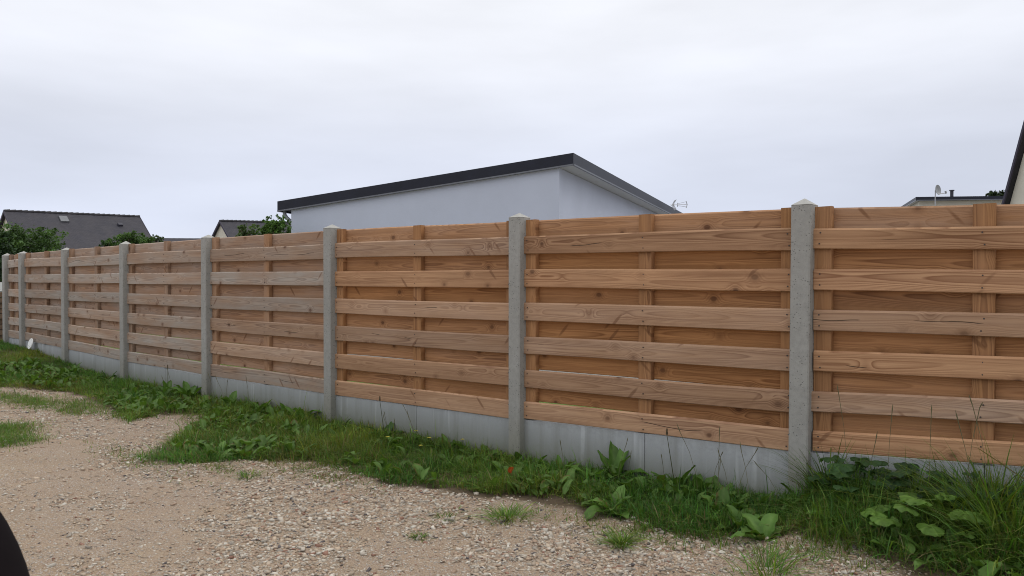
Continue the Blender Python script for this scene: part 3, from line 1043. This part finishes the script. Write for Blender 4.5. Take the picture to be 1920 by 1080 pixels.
keep = (~inpoly(st + RNG.normal(0, .05, NS), sd_ + RNG.normal(0, .05, NS))) & (sd_ > .05) & (RNG.random(NS) < np.clip((cov + band - .38) * 2.6, .26, 1)) & (st < 3)
sx, sy, r_, cvk = sx[keep], sy[keep], r_[keep], (cov + band)[keep]
n = len(sx)
size = np.exp(RNG.normal(math.log(.0043), .48, n)) * (1 + .045 * r_) * np.clip(.62 + (cvk - .3) * 1.1, .55, 1.15)
size = np.clip(size, .0026, .017)
tmpl = iv[None] * (1 + RNG.uniform(-.38, .38, (24, 12, 1))) + RNG.uniform(-.22, .22, (24, 12, 3))
T = tmpl[RNG.integers(0, 24, n)] * np.stack([RNG.uniform(.8, 1.5, n), RNG.uniform(.65, 1.05, n), RNG.uniform(.3, .7, n)], 1)[:, None, :]
ya = RNG.uniform(0, 2 * math.pi, n)
ca, sa = np.cos(ya)[:, None], np.sin(ya)[:, None]
Tx = T[:, :, 0] * ca - T[:, :, 1] * sa
Ty = T[:, :, 0] * sa + T[:, :, 1] * ca
Tz = T[:, :, 2] + T[:, :, 0] * RNG.uniform(-.3, .3, (n, 1))
zb_ = zgw(sx, sy) + .02 * (vnoise(sx, sy, 13.0) - .5)
V = np.stack([sx[:, None] + Tx * size[:, None], sy[:, None] + Ty * size[:, None], (zb_ + size * .16)[:, None] + Tz * size[:, None]], -1).reshape(-1, 3)
F = (ifc[None] + (np.arange(n) * 12)[:, None, None]).reshape(-1, 3)
pal = np.array([(.52, .465, .39), (.45, .37, .285), (.40, .295, .215), (.35, .31, .26), (.58, .54, .47), (.29, .165, .12), (.12, .105, .105), (.47, .375, .28), (.36, .27, .20)])
ci = RNG.choice(9, n, p=[.20, .19, .12, .13, .12, .03, .03, .11, .07])
tint = np.clip(pal[ci] * RNG.uniform(.78, 1.1, (n, 1)), 0, .75)
tag(np_mesh('gravel', V, F, M['stone'], np.repeat(tint, 12, 0)), 'loose pale and pinkish gravel stones on the track', 'gravel', kind='stuff')

# ------------------------------------------------------------------ grass blades
def blades(x, y, z, h, wdt, az, lean, tint, curl=None, segs=3):
    """tapered bent blades; returns V, F (quads; the tip quad is narrow)"""
    n = len(x)
    L = segs + 1
    s = np.linspace(0, 1, L)[None, :]
    lean = lean[:, None]; hh = h[:, None]
    out_ = hh * (lean * s ** 1.7)
    up = hh * s * (1 - .38 * np.minimum(lean, 1.3) * s)
    cx_, cy_ = np.cos(az)[:, None], np.sin(az)[:, None]
    tw = RNG.uniform(-.9, .9, (n, 1)) + az[:, None] + math.pi / 2
    w_ = wdt[:, None] * (1 - s ** 2.2 * .93) * (1 - .25 * (1 - s))
    px, py, pz = x[:, None] + cx_ * out_, y[:, None] + cy_ * out_, z[:, None] + up
    dx, dy = np.cos(tw) * w_ * .5, np.sin(tw) * w_ * .5
    V = np.stack([np.stack([px - dx, py - dy, pz], -1), np.stack([px + dx, py + dy, pz], -1)], 2).reshape(-1, 3)
    k = np.arange(segs)
    q = np.stack([2 * k, 2 * k + 1, 2 * k + 3, 2 * k + 2], 1)
    F = (q[None] + (np.arange(n) * 2 * L)[:, None, None]).reshape(-1, 4)
    return V, F, np.repeat(tint, 2 * L, 0)

def grass_tint(n, dry=.06):
    base = np.array((.128, .205, .036))
    g = base * np.exp(RNG.normal(-.04, .30, (n, 1))) * np.stack([RNG.uniform(.65, 1.25, n), np.ones(n), RNG.uniform(.7, 1.4, n)], 1)
    m = RNG.random(n) < dry
    g[m] = np.array((.20, .165, .075)) * RNG.uniform(.6, 1.3, (m.sum(), 1))
    return g

NB = 400000
bt = RNG.uniform(-14.5, .6, NB)
bd = RNG.uniform(.01, 2.0, NB)
dist = np.maximum(2.6, np.linalg.norm(bt[:, None] * UX + (D0 - bd)[:, None] * NN, axis=1))
ed = fnoise(bt * 3.1, bd * 3.1, 1.0) - .5
ok = inpoly(bt + RNG.normal(0, .05, NB) + .25 * ed, bd + np.abs(RNG.normal(0, .06, NB)) + .45 * ed) & (RNG.random(NB) < np.clip(5.5 / dist, .45, 1))
bt, bd = bt[ok], bd[ok]
bx = bt * UX[0] + (D0 - bd) * NN[0]; by = bt * UX[1] + (D0 - bd) * NN[1]
cl = fnoise(bx, by, 2.6)
cl2 = fnoise(bx + 17, by + 5, 7.0)
# bare worn places inside the verge
okb = (cl2 * .6 + cl * .5) > RNG.uniform(.22, .52, len(bx)) - .10 * np.exp(-bd / .25)
bt, bd, bx, by, cl, cl2 = [q[okb] for q in (bt, bd, bx, by, cl, cl2)]
n = len(bt)
hfence = np.exp(-bd / .22)
right = np.clip((bt + 1.35) / .6, 0, 1)
h0 = .045 + .065 * cl + .025 * hfence + right * (.10 * np.exp(-bd / .5) + .05)
hgt = h0 * np.exp(RNG.normal(-.12, .30, n)) * (.45 + 1.1 * cl2)
az = RNG.uniform(0, 2 * math.pi, n)
# the outer fringe flops over the gravel
fr_ = RNG.random(n) < .35
az[fr_] = math.atan2(-NN[1], -NN[0]) + RNG.normal(0, .7, fr_.sum())
lean = np.clip(RNG.gamma(2.0, .42, n), .05, 2.0)
hgt *= np.where(bt < -9.3, .55 + .25 * np.clip(bd / .6, 0, 1), 1)
hgt *= 1 - .72 * np.exp(-(((bt + .66) / .24) ** 2 + ((bd - .55) / .22) ** 2))
tn0 = grass_tint(n, .07) * (.72 + .6 * fnoise(bx + 40, by, 1.7))[:, None]
yl = np.clip((fnoise(bx + 80, by + 3, 1.3) - .5) * 3, -.5, .8)[:, None]
tn0 = tn0 * (1 + yl * np.array((.55, .12, .1)))
dry_ = (bd > .5) & (RNG.random(n) < .10)
tn0[dry_] = np.array((.22, .18, .085)) * RNG.uniform(.6, 1.3, (dry_.sum(), 1))
V, F, tn = blades(bx, by, zgw(bx, by) - .008, hgt, np.exp(RNG.normal(math.log(.0050), .30, n)), az, lean, tn0)
VS, FS, TS = [V], [F], [tn]
# thin and tatty blades round the edge on the gravel, and a few green smears on the track
def patch(t, d, rt, rd, cnt, hh, dry=.15):
    a = RNG.normal(0, 1, (cnt, 2))
    t_, d_ = t + a[:, 0] * rt, d + a[:, 1] * rd
    x, y = t_ * UX[0] + (D0 - d_) * NN[0], t_ * UX[1] + (D0 - d_) * NN[1]
    V, F, tn = blades(x, y, zgw(x, y) - .006, hh * RNG.uniform(.4, 1.4, cnt), RNG.uniform(.003, .006, cnt), RNG.uniform(0, 6.28, cnt), np.clip(RNG.gamma(2.5, .4, cnt), .1, 2), grass_tint(cnt, dry))
    return V, F, tn
for a in ((-8.7, 1.22, .30, .10, 2200, .045, .2), (-8.1, .98, .35, .10, 1800, .05, .2), (-9.3, 1.3, .3, .12, 1600, .05, .2), (-7.9, 1.15, .15, .06, 500, .04, .3), (-4.3, 1.0, .35, .12, 1500, .035, .6), (-3.9, 1.05, .2, .08, 600, .03, .6),
          (-7.45, 1.85, .16, .13, 2600, .05, .1), (-7.0, 2.0, .18, .12, 2200, .05, .1), (-6.75, 1.95, .1, .1, 900, .04, .15), (-6.45, .62, .3, .12, 500, .04, .4), (-5.35, 1.62, .4, .08, 900, .03, .5), (-4.75, 1.36, .2, .06, 400, .04, .4), (-2.0, .82, .3, .06, 600, .04, .4), (-1.0, .80, .2, .07, 500, .05, .3)):
    V, F, tn = patch(*a)
    VS.append(V); FS.append(F); TS.append(tn)
def merge(VS, FS, TS):
    o, f = 0, []
    for v, q in zip(VS, FS):
        f.append(q + o); o += len(v)
    return np.concatenate(VS), np.concatenate(f), np.concatenate(TS)
V, F, tn = merge(VS, FS, TS)
tag(np_mesh('verge_grass', V, F, M['grass'], tn), 'rough green grass growing along the foot of the fence', 'grass', kind='stuff')

# ------------------------------------------------------------------ leaves of weeds
def leaf(base, az, elev, L, W, droop, tint, kind='dock', n=7):
    """one curved leaf with a folded midrib, wavy rim; returns V, F, T"""
    s = np.linspace(0, 1, n)
    if kind == 'dock':
        wd = W * 1.25 * np.sin(np.pi * np.clip(s * .93 + .05, 0, 1) ** 1.05) ** .62 * (1 - .28 * s)
    else:                       # lobed
        wd = W * (np.sin(np.pi * np.clip(s * .93 + .05, 0, 1)) ** .7) * (.72 + .42 * np.cos(s * 2 * np.pi * 2.6 + 2.6))
    an_ = elev - droop * s ** 1.4
    ds = L / (n - 1)
    r = np.concatenate([[0], np.cumsum(np.cos(an_[:-1]) * ds)])
    z = np.concatenate([[0], np.cumsum(np.sin(an_[:-1]) * ds)])
    ca, sa = math.cos(az), math.sin(az)
    ph = RNG.uniform(0, 6.28)
    rows = []
    for j in (-1, -.5, 0, .5, 1):
        wav = .10 * W * abs(j) * np.sin(s * 17 + ph + j) + .22 * wd * abs(j)
        px = base[0] + ca * r - sa * wd * j * .5 - np.sin(an_) * ca * wav
        py = base[1] + sa * r + ca * wd * j * .5 - np.sin(an_) * sa * wav
        pz = base[2] + z + np.cos(an_) * wav
        rows.append(np.stack([px, py, pz], 1))
    V = np.stack(rows, 1).reshape(-1, 3)
    F = np.array([(i * 5 + j, i * 5 + j + 1, (i + 1) * 5 + j + 1, (i + 1) * 5 + j) for i in range(n - 1) for j in range(4)])
    t = np.tile(np.array(tint) * RNG.uniform(.7, 1.2), (len(V), 1)) * RNG.uniform(.8, 1.15, (len(V), 1))
    jj = np.tile(np.arange(5), n)
    t[jj == 2] *= np.array((1.35, 1.2, 1.5))
    if RNG.random() < .2:
        br_ = (jj % 4 == 0) & (RNG.random(len(V)) < .45)
        t[br_] = np.array((.15, .085, .03))
    return V, F, t

def round_leaf(base, az, elev, Rr, tint):
    '''roundish lobed leaf on a petiole, crinkled and drooping at the rim'''
    m, rings = 30, 4
    th = np.arange(m) * 2 * math.pi / m
    f = .70 + .26 * np.abs(np.cos(2.5 * th)) ** .7 + RNG.normal(0, .035, m)
    f *= 1 - .55 * np.exp(-((np.abs(th - math.pi)) / .22) ** 2)
    ph, fold = RNG.uniform(0, 6.28), RNG.uniform(.1, .4)
    V = [(0, 0, 0)]
    for q in range(1, rings + 1):
        rho = q / rings
        r = Rr * rho * f
        x, y = r * np.cos(th) + Rr * .35, r * np.sin(th)
        z = -Rr * .38 * rho ** 2 + Rr * .10 * rho * np.cos(5 * th + .4) + Rr * .05 * np.sin(9 * th + ph) * rho + fold * np.abs(y)
        V += list(zip(x, y, z))
    V = np.array(V); V[0] = (Rr * .35, 0, 0)
    ce, se = math.cos(elev), math.sin(elev)
    x, z = V[:, 0] * ce - V[:, 2] * se, V[:, 0] * se + V[:, 2] * ce
    y = V[:, 1]
    W = np.stack([base[0] + x * math.cos(az) - y * math.sin(az), base[1] + x * math.sin(az) + y * math.cos(az), base[2] + z], 1)
    F = [(0, 1 + k, 1 + (k + 1) % m, 1 + (k + 1) % m) for k in range(m)]
    F = [(0, 0 + 1 + 2 * k, 2 + 2 * k, 1 + (2 * k + 2) % m) for k in range(m // 2)]
    for q in range(rings - 1):
        a = 1 + q * m
        F += [(a + k, a + m + k, a + m + (k + 1) % m, a + (k + 1) % m) for k in range(m)]
    t = np.tile(np.array(tint) * RNG.uniform(.7, 1.25), (len(W), 1)) * RNG.uniform(.85, 1.12, (len(W), 1))
    vein = np.concatenate([[True], np.tile(np.abs(np.cos(2.5 * th)) > .96, rings)])
    t[vein] *= np.array((1.3, 1.2, 1.4))
    return W, np.array(F), t

def stalk(base, top, r, tint, n=4):
    """thin four-sided stem"""
    b, t = np.array(base, float), np.array(top, float)
    V = []
    for s in np.linspace(0, 1, n):
        c = b + (t - b) * s
        V += [c + np.array((math.cos(a) * r, math.sin(a) * r, 0)) * (1 - .4 * s) for a in (0, 1.57, 3.14, 4.71)]
    F = [(i * 4 + k, i * 4 + (k + 1) % 4, (i + 1) * 4 + (k + 1) % 4, (i + 1) * 4 + k) for i in range(n - 1) for k in range(4)]
    return np.array(V), np.array(F), np.tile(np.array(tint), (len(V), 1))

def weed(name, t, d, label, cat, leaves, L, W, elev=(.6, 1.3), droop=(.5, 1.4), tint=(.075, .15, .028), kind='dock', stem=0, group=None, spread=.03):
    b = fp(t, d, 0); b[2] = float(zgw(b[0], b[1]))
    VS, FS, TS = [], [], []
    for k in range(leaves):
        az = 2 * math.pi * (k + RNG.uniform(-.8, .8)) / leaves
        l = L * RNG.uniform(.35, .86)
        bb = b + np.array((math.cos(az), math.sin(az), 0)) * spread * RNG.uniform(.2, 1) - np.array((0, 0, .005))
        el = RNG.uniform(*elev)
        if kind == 'lobed':
            out_ = RNG.uniform(.3, 1.0)
            pt = bb + np.array((math.cos(az) * out_ * L * .42, math.sin(az) * out_ * L * .42, L * (.62 - .38 * out_ ** 2) * RNG.uniform(.75, 1.1)))
            q = stalk(bb, pt, .0032, tuple(x * .9 for x in tint)); VS.append(q[0]); FS.append(q[1]); TS.append(q[2])
            q = round_leaf(pt, az + RNG.normal(0, .4), RNG.uniform(-.35, .35), W * .5 * RNG.uniform(.6, 1.1), tint)
            VS.append(q[0]); FS.append(q[1]); TS.append(q[2])
        else:
            q = leaf(bb, az, el, l, W * l / L * RNG.uniform(.75, 1.15), RNG.uniform(*droop), tint, kind)
            VS.append(q[0]); FS.append(q[1]); TS.append(q[2])
    for k in range(stem):
        a = RNG.uniform(0, 6.28)
        tp = b + np.array((math.cos(a) * .05, math.sin(a) * .05, RNG.uniform(1.0, 1.5) * L))
        q = stalk(b, tp, .0028, (.09, .10, .04)); VS.append(q[0]); FS.append(q[1]); TS.append(q[2])
        q = stalk(tp, tp + np.array((0, 0, .035)), .006, (.09, .07, .04)); VS.append(q[0]); FS.append(q[1]); TS.append(q[2])
    V, F, tn = merge(VS, FS, TS)
    return tag(np_mesh(name, V, F, M['leaf'], tn, org=b + np.array((0, 0, ZC))), label, cat, group)

G1 = 'broad leaved docks along the fence'
DK = [
 (-10.4, .22, 'low leafy dock in the grass at far left below the white disc', 8, .20, .07),
 (-9.62, .12, 'dark leafy weed at the base just left of the post below slate roof', 11, .22, .08),
 (-8.05, .14, 'small upright dock against the base, middle of the bay left of the small gabled house', 9, .27, .07),
 (-7.66, .10, 'tall leafy dock against the base, left of the post before the small gabled house', 13, .36, .09),
 (-6.72, .16, 'bushy dock right of the post before the small gabled house', 12, .25, .09),
 (-6.25, .12, 'pointed leaved dock under the middle of the bay with bush behind', 9, .22, .08),
 (-5.88, .10, 'slim dock with one tilted leaf before the post under the white house left end', 5, .22, .07),
 (-5.66, .09, 'upright dock with a single tall leaf just left of the post under the white house', 6, .29, .08),
 (-5.05, .13, 'dark leaved weed just right of the post under the white house left end', 10, .19, .05),
 (-4.52, .10, 'dark tall dock with a flower stalk left of the yellow flowers', 14, .27, .06),
 (-3.80, .12, 'dark narrow leaved weed right of the yellow flowers', 9, .18, .05),
 (-2.78, .14, 'low dock just right of the centre post', 8, .17, .06),
 (-2.50, .20, 'wide flat leaved dock halfway between centre post and nearest post', 9, .22, .09),
 (-2.10, .62, 'dock with a big pale leaf lying out over the gravel edge', 7, .22, .10),
 (-2.42, .07, 'tallest dock with a big upright leaf against the base of the orange bay', 8, .34, .10),
 (-2.02, .07, 'dock with one drooping leaf on a stem left of the nearest post', 5, .29, .08),
 (-1.86, .10, 'small pale dock against the base near the nearest post', 6, .20, .08),
 (-1.62, .34, 'broad dock in the grass left of the nearest post foot', 9, .21, .10),
 (-1.45, .48, 'leafy dock in the grass in front of the nearest post', 9, .18, .08),
 (-1.28, .66, 'dock with a large leaf hanging over the gravel below the nearest post', 7, .19, .09),
]
for a in DK:
    dark = 'dark' in a[2]
    a = (a[0], a[1], a[2], a[3] + 4, a[4], a[5])
    st = 1 if a[0] in (-4.52, -8.05, -2.02) else 0
    weed('dock_plant', a[0], a[1], a[2], 'weed', a[3], a[4], a[5], tint=(.055, .115, .026) if dark else (.10, .20, .036), stem=st, group=G1,
         elev=(.55, 1.5) if a[4] > .24 else (.25, 1.3), droop=(.2, 1.7))
weed('round_leaved_weed', -.66, .44, 'bright round leaved weed in the right foreground grass', 'weed', 17, .40, .135, (.55, 1.2), (.5, 1.4), (.115, .215, .036), 'lobed', group='round leaved weeds at the right')
weed('round_leaved_weed', -1.02, .12, 'dark round leaved weed against the base right of the nearest post', 'weed', 18, .40, .13, (.8, 1.35), (.5, 1.3), (.034, .080, .022), 'lobed', group='round leaved weeds at the right')
weed('round_leaved_weed', -.76, .11, 'dark spreading round leaved weed behind the bright round leaved one', 'weed', 18, .38, .13, (.7, 1.3), (.5, 1.3), (.028, .062, .022), 'lobed', group='round leaved weeds at the right')
weed('round_leaved_weed', -.50, .12, 'dark round leaved weed amid tall grass at the right edge', 'weed', 16, .40, .13, (.7, 1.35), (.5, 1.2), (.033, .075, .022), 'lobed', group='round leaved weeds at the right')

# low broad leaves mixed into the grass
VS, FS, TS = [], [], []
k = 0
while k < 1700:
    t_, d_ = RNG.uniform(-11.5, .2), RNG.uniform(.03, 1.3)
    if (t_ < -9.5 and d_ < .35) or not inpoly(np.array([t_]), np.array([d_ + .08]))[0] or fnoise(np.array([t_]), np.array([d_]), 2.0)[0] < RNG.uniform(.3, .62):
        continue
    k += 1
    b = fp(t_, d_, 0); b[2] = float(zgw(b[0], b[1])) + RNG.uniform(.0, .03)
    l = RNG.uniform(.05, .13)
    q = leaf(b, RNG.uniform(0, 6.28), RNG.uniform(.2, 1.2), l, l * RNG.uniform(.28, .55), RNG.uniform(.4, 1.5), (.095, .18, .034), 'dock', 5)
    VS.append(q[0]); FS.append(q[1]); TS.append(q[2])
V, F, tn = merge(VS, FS, TS)
tag(np_mesh('ground_weeds', V, F, M['leaf'], tn), 'low broad leaved weeds mixed into the verge grass', 'weeds', kind='stuff')

# seed stalks standing before the concrete base, each its own thing
def stalks(t0, t1, n_, h0, h1, label, group, head=1.0):
    for _ in range(n_):
        t, d, h, lx = RNG.uniform(t0, t1), RNG.uniform(.04, .22), RNG.uniform(h0, h1), RNG.normal(0, .06)
        b = fp(t, d, 0); b[2] = float(zgw(b[0], b[1]))
        pts = [fp(t + lx * s_ ** 2, d + .05 * s_ ** 2, b[2] + h * s_) for s_ in (0, .35, .7, 1)]
        tp = pts[-1]; e_ = fp(t + lx * 1.2, d + .06, b[2] + h + RNG.uniform(.02, .06))
        mb = MB()
        mb.tube(pts + [tp * .5 + e_ * .5, e_], [.0013, .0012, .0010, .0010 + .0008 * head, .0010 + .0018 * head, .0006], 5)
        tag(mb.build('seed_stalk', M['straw']), label, 'seed stalk', group)
stalks(-1.85, -1.42, 8, .18, .40, 'thin dry seed stalk before the base just left of the nearest post', 'seed stalks left of the nearest post')
stalks(-2.85, -2.1, 5, .16, .30, 'thin seed stalk before the base of the bay with the tallest dock', 'seed stalks by the tallest dock')
stalks(-4.7, -3.6, 6, .14, .30, 'thin seed stalk among the yellow flowers', 'seed stalks among the flowers')
stalks(-8.1, -6.2, 6, .16, .32, 'thin seed stalk by the docks before the small gabled house', 'seed stalks before the small gabled house')
stalks(-1.1, -.35, 7, .32, .56, 'tall grass stalk standing before the nearest panel at right', 'grass stalks before the nearest panel')

# tufts: countable clumps of longer grass
def tuft(t, d, cnt, h, sp, label, tint=1.0, lean=.5, dry=.03, wmax=.0065):
    c = fp(t, d, 0)
    a = RNG.normal(0, sp, (cnt, 2))
    x, y = c[0] + a[:, 0], c[1] + a[:, 1]
    az = np.arctan2(a[:, 1], a[:, 0]) + RNG.normal(0, .5, cnt)
    V, F, tn = blades(x, y, zgw(x, y) - .006, h * RNG.uniform(.5, 1.25, cnt), RNG.uniform(.0035, wmax, cnt), az, np.clip(RNG.gamma(3, lean / 3, cnt) + np.hypot(a[:, 0], a[:, 1]) / (sp + 1e-6) * .25, .05, 1.9), grass_tint(cnt, dry) * tint, segs=4)
    tag(np_mesh('grass_tuft', V, F, M['grass'], tn, org=np.array((c[0], c[1], float(zgw(c[0], c[1])) + ZC))), label, 'grass tuft', 'separate tufts of grass')
tuft(-2.53, .97, 260, .075, .045, 'loose pale grass tuft alone on the gravel below the centre post', 1.1, .9)
tuft(-1.83, .97, 240, .085, .022, 'compact round grass tuft alone on the gravel right of the pale one', 1.1, .9)
tuft(-2.70, 1.43, 70, .035, .018, 'tiny dark green sprout on the gravel, lowest of the loose plants', .8, .9)
tuft(-2.82, 1.14, 90, .035, .05, 'flat tiny sprouts on the gravel left of the pale tuft', .8, 1.1)
tuft(-4.39, 1.36, 130, .05, .03, 'small grass tuft on the gravel below the bulge of the verge', 1.0, .8)
tuft(-1.12, 1.02, 160, .12, .05, 'spiky grass tuft at the bottom edge, right of the gravel', 1.1, .8)
tuft(-1.17, .08, 220, .34, .035, 'tall dark grass clump against the right side of the nearest post', .7, .45, wmax=.010)
tuft(-.46, .16, 420, .40, .07, 'tall grass clump at the right edge before the nearest panel', .85, .55, wmax=.010)
tuft(-.36, .42, 420, .34, .10, 'wide grass clump at the lower right edge', .85, .6, wmax=.009)
tuft(-.60, .22, 200, .30, .06, 'tall grass clump between the round leaved weeds', .8, .5, wmax=.009)
tuft(-6.52, .12, 160, .17, .05, 'grass clump against the base right of the post by the small gabled house', .9, .5)

# yellow flowers
for t, d, h, lab in ((-4.20, .35, .10, 'leftmost yellow flower in the verge grass'), (-4.12, .14, .12, 'yellow flower nearest the base, second from left'),
                     (-3.88, .32, .08, 'lowest yellow flower, nearest the gravel'), (-3.95, .17, .10, 'yellow flower right of the lowest one'), (-3.66, .12, .12, 'rightmost yellow flower by the dark weed')):
    b = fp(t, d, 0); b[2] = float(zgw(b[0], b[1]))
    root = thing('yellow_flower', b, lab, 'flower', 'yellow flowers in the verge')
    V, F, tn = stalk(b, b + np.array((.0, .0, h)), .002, (.07, .13, .03))
    np_mesh('stem', V, F, M['grass'], tn, parent=root)
    VS, FS, TS = [], [], []
    for k in range(12):
        q = leaf(b + np.array((0, 0, h)), k * .5236, .35, .017, .008, .3, (.62, .55, .10), 'dock', 4)
        VS.append(q[0]); FS.append(q[1]); TS.append(q[2])
    V, F, tn = merge(VS, FS, TS)
    np_mesh('flower_head', V, F, M['leaf'], tn, parent=root)
b = fp(-2.95, .44, 0); b[2] = float(zgw(b[0], b[1])) + .06
V, F, tn = leaf(b, -1.2, 1.2, .06, .036, .8, (.50, .09, .035), 'dock', 6)
tag(np_mesh('red_leaf', V, F, M['leaf'], tn, org=b + np.array((0, 0, ZC))), 'single red leaf in the grass below the centre post', 'leaf')

# ------------------------------------------------------------------ trees and bushes behind
def bush(name, c, blobs, cnt, lsz, tint, label, cat, trunk=True, base=-1.25, group=None, bright=.0):
    root = thing(name, (c[0], c[1], base), label, cat, group)
    mb = MB()
    c = np.array(c, float)
    mb.tube([(c[0], c[1], base - .05), (c[0] + .05, c[1], base + (c[2] - base) * .5), (c[0], c[1] + .05, c[2])], [.12, .09, .04], 8)
    if 'bush' in name:          # foliage goes on down to the ground
        rr_ = sum(b[3] for b in blobs) / len(blobs)
        low = []
        wx = max(abs(b[0]) for b in blobs) + .05
        zz_ = -rr_
        while c[2] + zz_ > base + .2:
            low += [(RNG.uniform(-wx, wx), RNG.uniform(-.3, .3), zz_ + RNG.uniform(-.1, .1), rr_ * RNG.uniform(1.0, 1.4)) for _ in range(4)]
            zz_ -= rr_ * 1.3
        t0_ = sum(b[3] ** 2 for b in blobs)
        cnt = int(cnt * (1 + .6 * sum(b[3] ** 2 for b in low) / t0_))
        blobs = list(blobs) + low
    for b in blobs[:6]:
        mb.tube([(c[0], c[1], base + (c[2] - base) * .45), c + np.array(b[:3]) * .9], [.05, .015], 6)
    mb.build('trunk', M['bark'], root)
    P, T = [], []
    tot = sum(b[3] ** 2 for b in blobs)
    for bx_, by_, bz_, r in blobs:
        k = int(cnt * r * r / tot)
        # small twig clusters on and inside each blob
        nc = max(6, k // 22)
        dirs = RNG.normal(0, 1, (nc, 3)); dirs /= np.linalg.norm(dirs, axis=1)[:, None]
        cen = c + np.array((bx_, by_, bz_)) + dirs * (r * RNG.uniform(.45, 1.08, (nc, 1))) * np.array((1, 1, .9))
        ii = RNG.integers(0, nc, k)
        P.append(cen[ii] + RNG.normal(0, r * .13, (k, 3)))
        T.append(RNG.uniform(.55, 1.5, nc)[ii])
    P = np.concatenate(P); T = np.concatenate(T)
    k = len(P)
    nrm = RNG.normal(0, 1, (k, 3)); nrm[:, 2] = np.abs(nrm[:, 2]) + .3; nrm /= np.linalg.norm(nrm, axis=1)[:, None]
    a = np.cross(nrm, RNG.normal(0, 1, (k, 3))); a /= np.linalg.norm(a, axis=1)[:, None]
    b = np.cross(nrm, a)
    sz = lsz * RNG.uniform(.6, 1.3, (k, 1))
    V = np.stack([P - a * sz, P + b * sz * .45 + nrm * sz * .1, P + a * sz, P - b * sz * .45 + nrm * sz * .1], 1).reshape(-1, 3)
    F = np.arange(4 * k).reshape(-1, 4)
    tn = np.array(tint)[None] * 1.45 * T[:, None] * RNG.uniform(.8, 1.2, (k, 1))
    np_mesh('crown', V, F, M['foliage'], np.repeat(tn, 4, 0), parent=root)
rb = lambda n_, sx_, sy_, sz_, r0, r1: [(RNG.uniform(-sx_, sx_), RNG.uniform(-sy_, sy_), RNG.uniform(-sz_, sz_), RNG.uniform(r0, r1)) for _ in range(n_)]
at_ = lambda px, py, y: (u_(px, y), y, zz(py, y))
bush('dense_bush', at_(42, 462, 22), rb(16, .95, .8, .42, .30, .48) + [(-.35, -.3, .25, .45), (.75, -.2, .3, .4)], 9000, .055, (.045, .080, .026), 'large dark bush hiding the left end of the slate roof', 'bush', group='bushes behind the fence')
bush('dark_tree', at_(-14, 520, 20), rb(14, .35, .5, 1.1, .30, .45), 6000, .06, (.022, .040, .018), 'dark tree at the left edge beyond the fence end', 'tree', base=-1.1)
bush('small_bush', at_(243, 447, 24), rb(6, .26, .2, .13, .16, .24), 2600, .04, (.055, .10, .030), 'small round bush before the right end of the slate roof', 'bush', group='bushes behind the fence')
bush('small_bush', at_(206, 457, 24), rb(4, .20, .2, .05, .12, .16), 1400, .035, (.045, .085, .030), 'lowest bush, left of the small round one before the slate roof', 'bush', group='bushes behind the fence')
bush('small_bush', at_(272, 452, 24), rb(4, .16, .2, .08, .12, .18), 1500, .035, (.055, .10, .032), 'small bush at the lower right corner of slate roof', 'bush', group='bushes behind the fence')
bush('thin_bush', at_(292, 447, 26), rb(3, .3, .1, .03, .08, .12), 500, .035, (.06, .085, .04), 'thin sprigs over the fence right of the slate roof', 'bush', group='bushes behind the fence')
bush('leafy_bush', at_(520, 432, 17.2), rb(8, .28, .3, .10, .12, .20) + [(x_, 0, z_, .045) for x_, z_ in ((-.30, .22), (-.16, .30), (-.02, .34), (.12, .30), (.22, .25), (-.23, .27), (.05, .28), (.28, .18))], 3600, .035, (.055, .105, .026), 'leafy bush touching the left edge of white house', 'bush', group='bushes behind the fence')
bush('sparse_bush', at_(466, 434, 21), rb(8, .36, .2, .10, .10, .18), 1500, .035, (.065, .10, .035), 'sparse twiggy bush before the small gabled house', 'bush', group='bushes behind the fence')
bush('far_tree', at_(1872, 370, 36), rb(9, .55, .3, .16, .22, .34), 2600, .07, (.018, .030, .014), 'dark tree top above the cream house roof at right', 'tree')
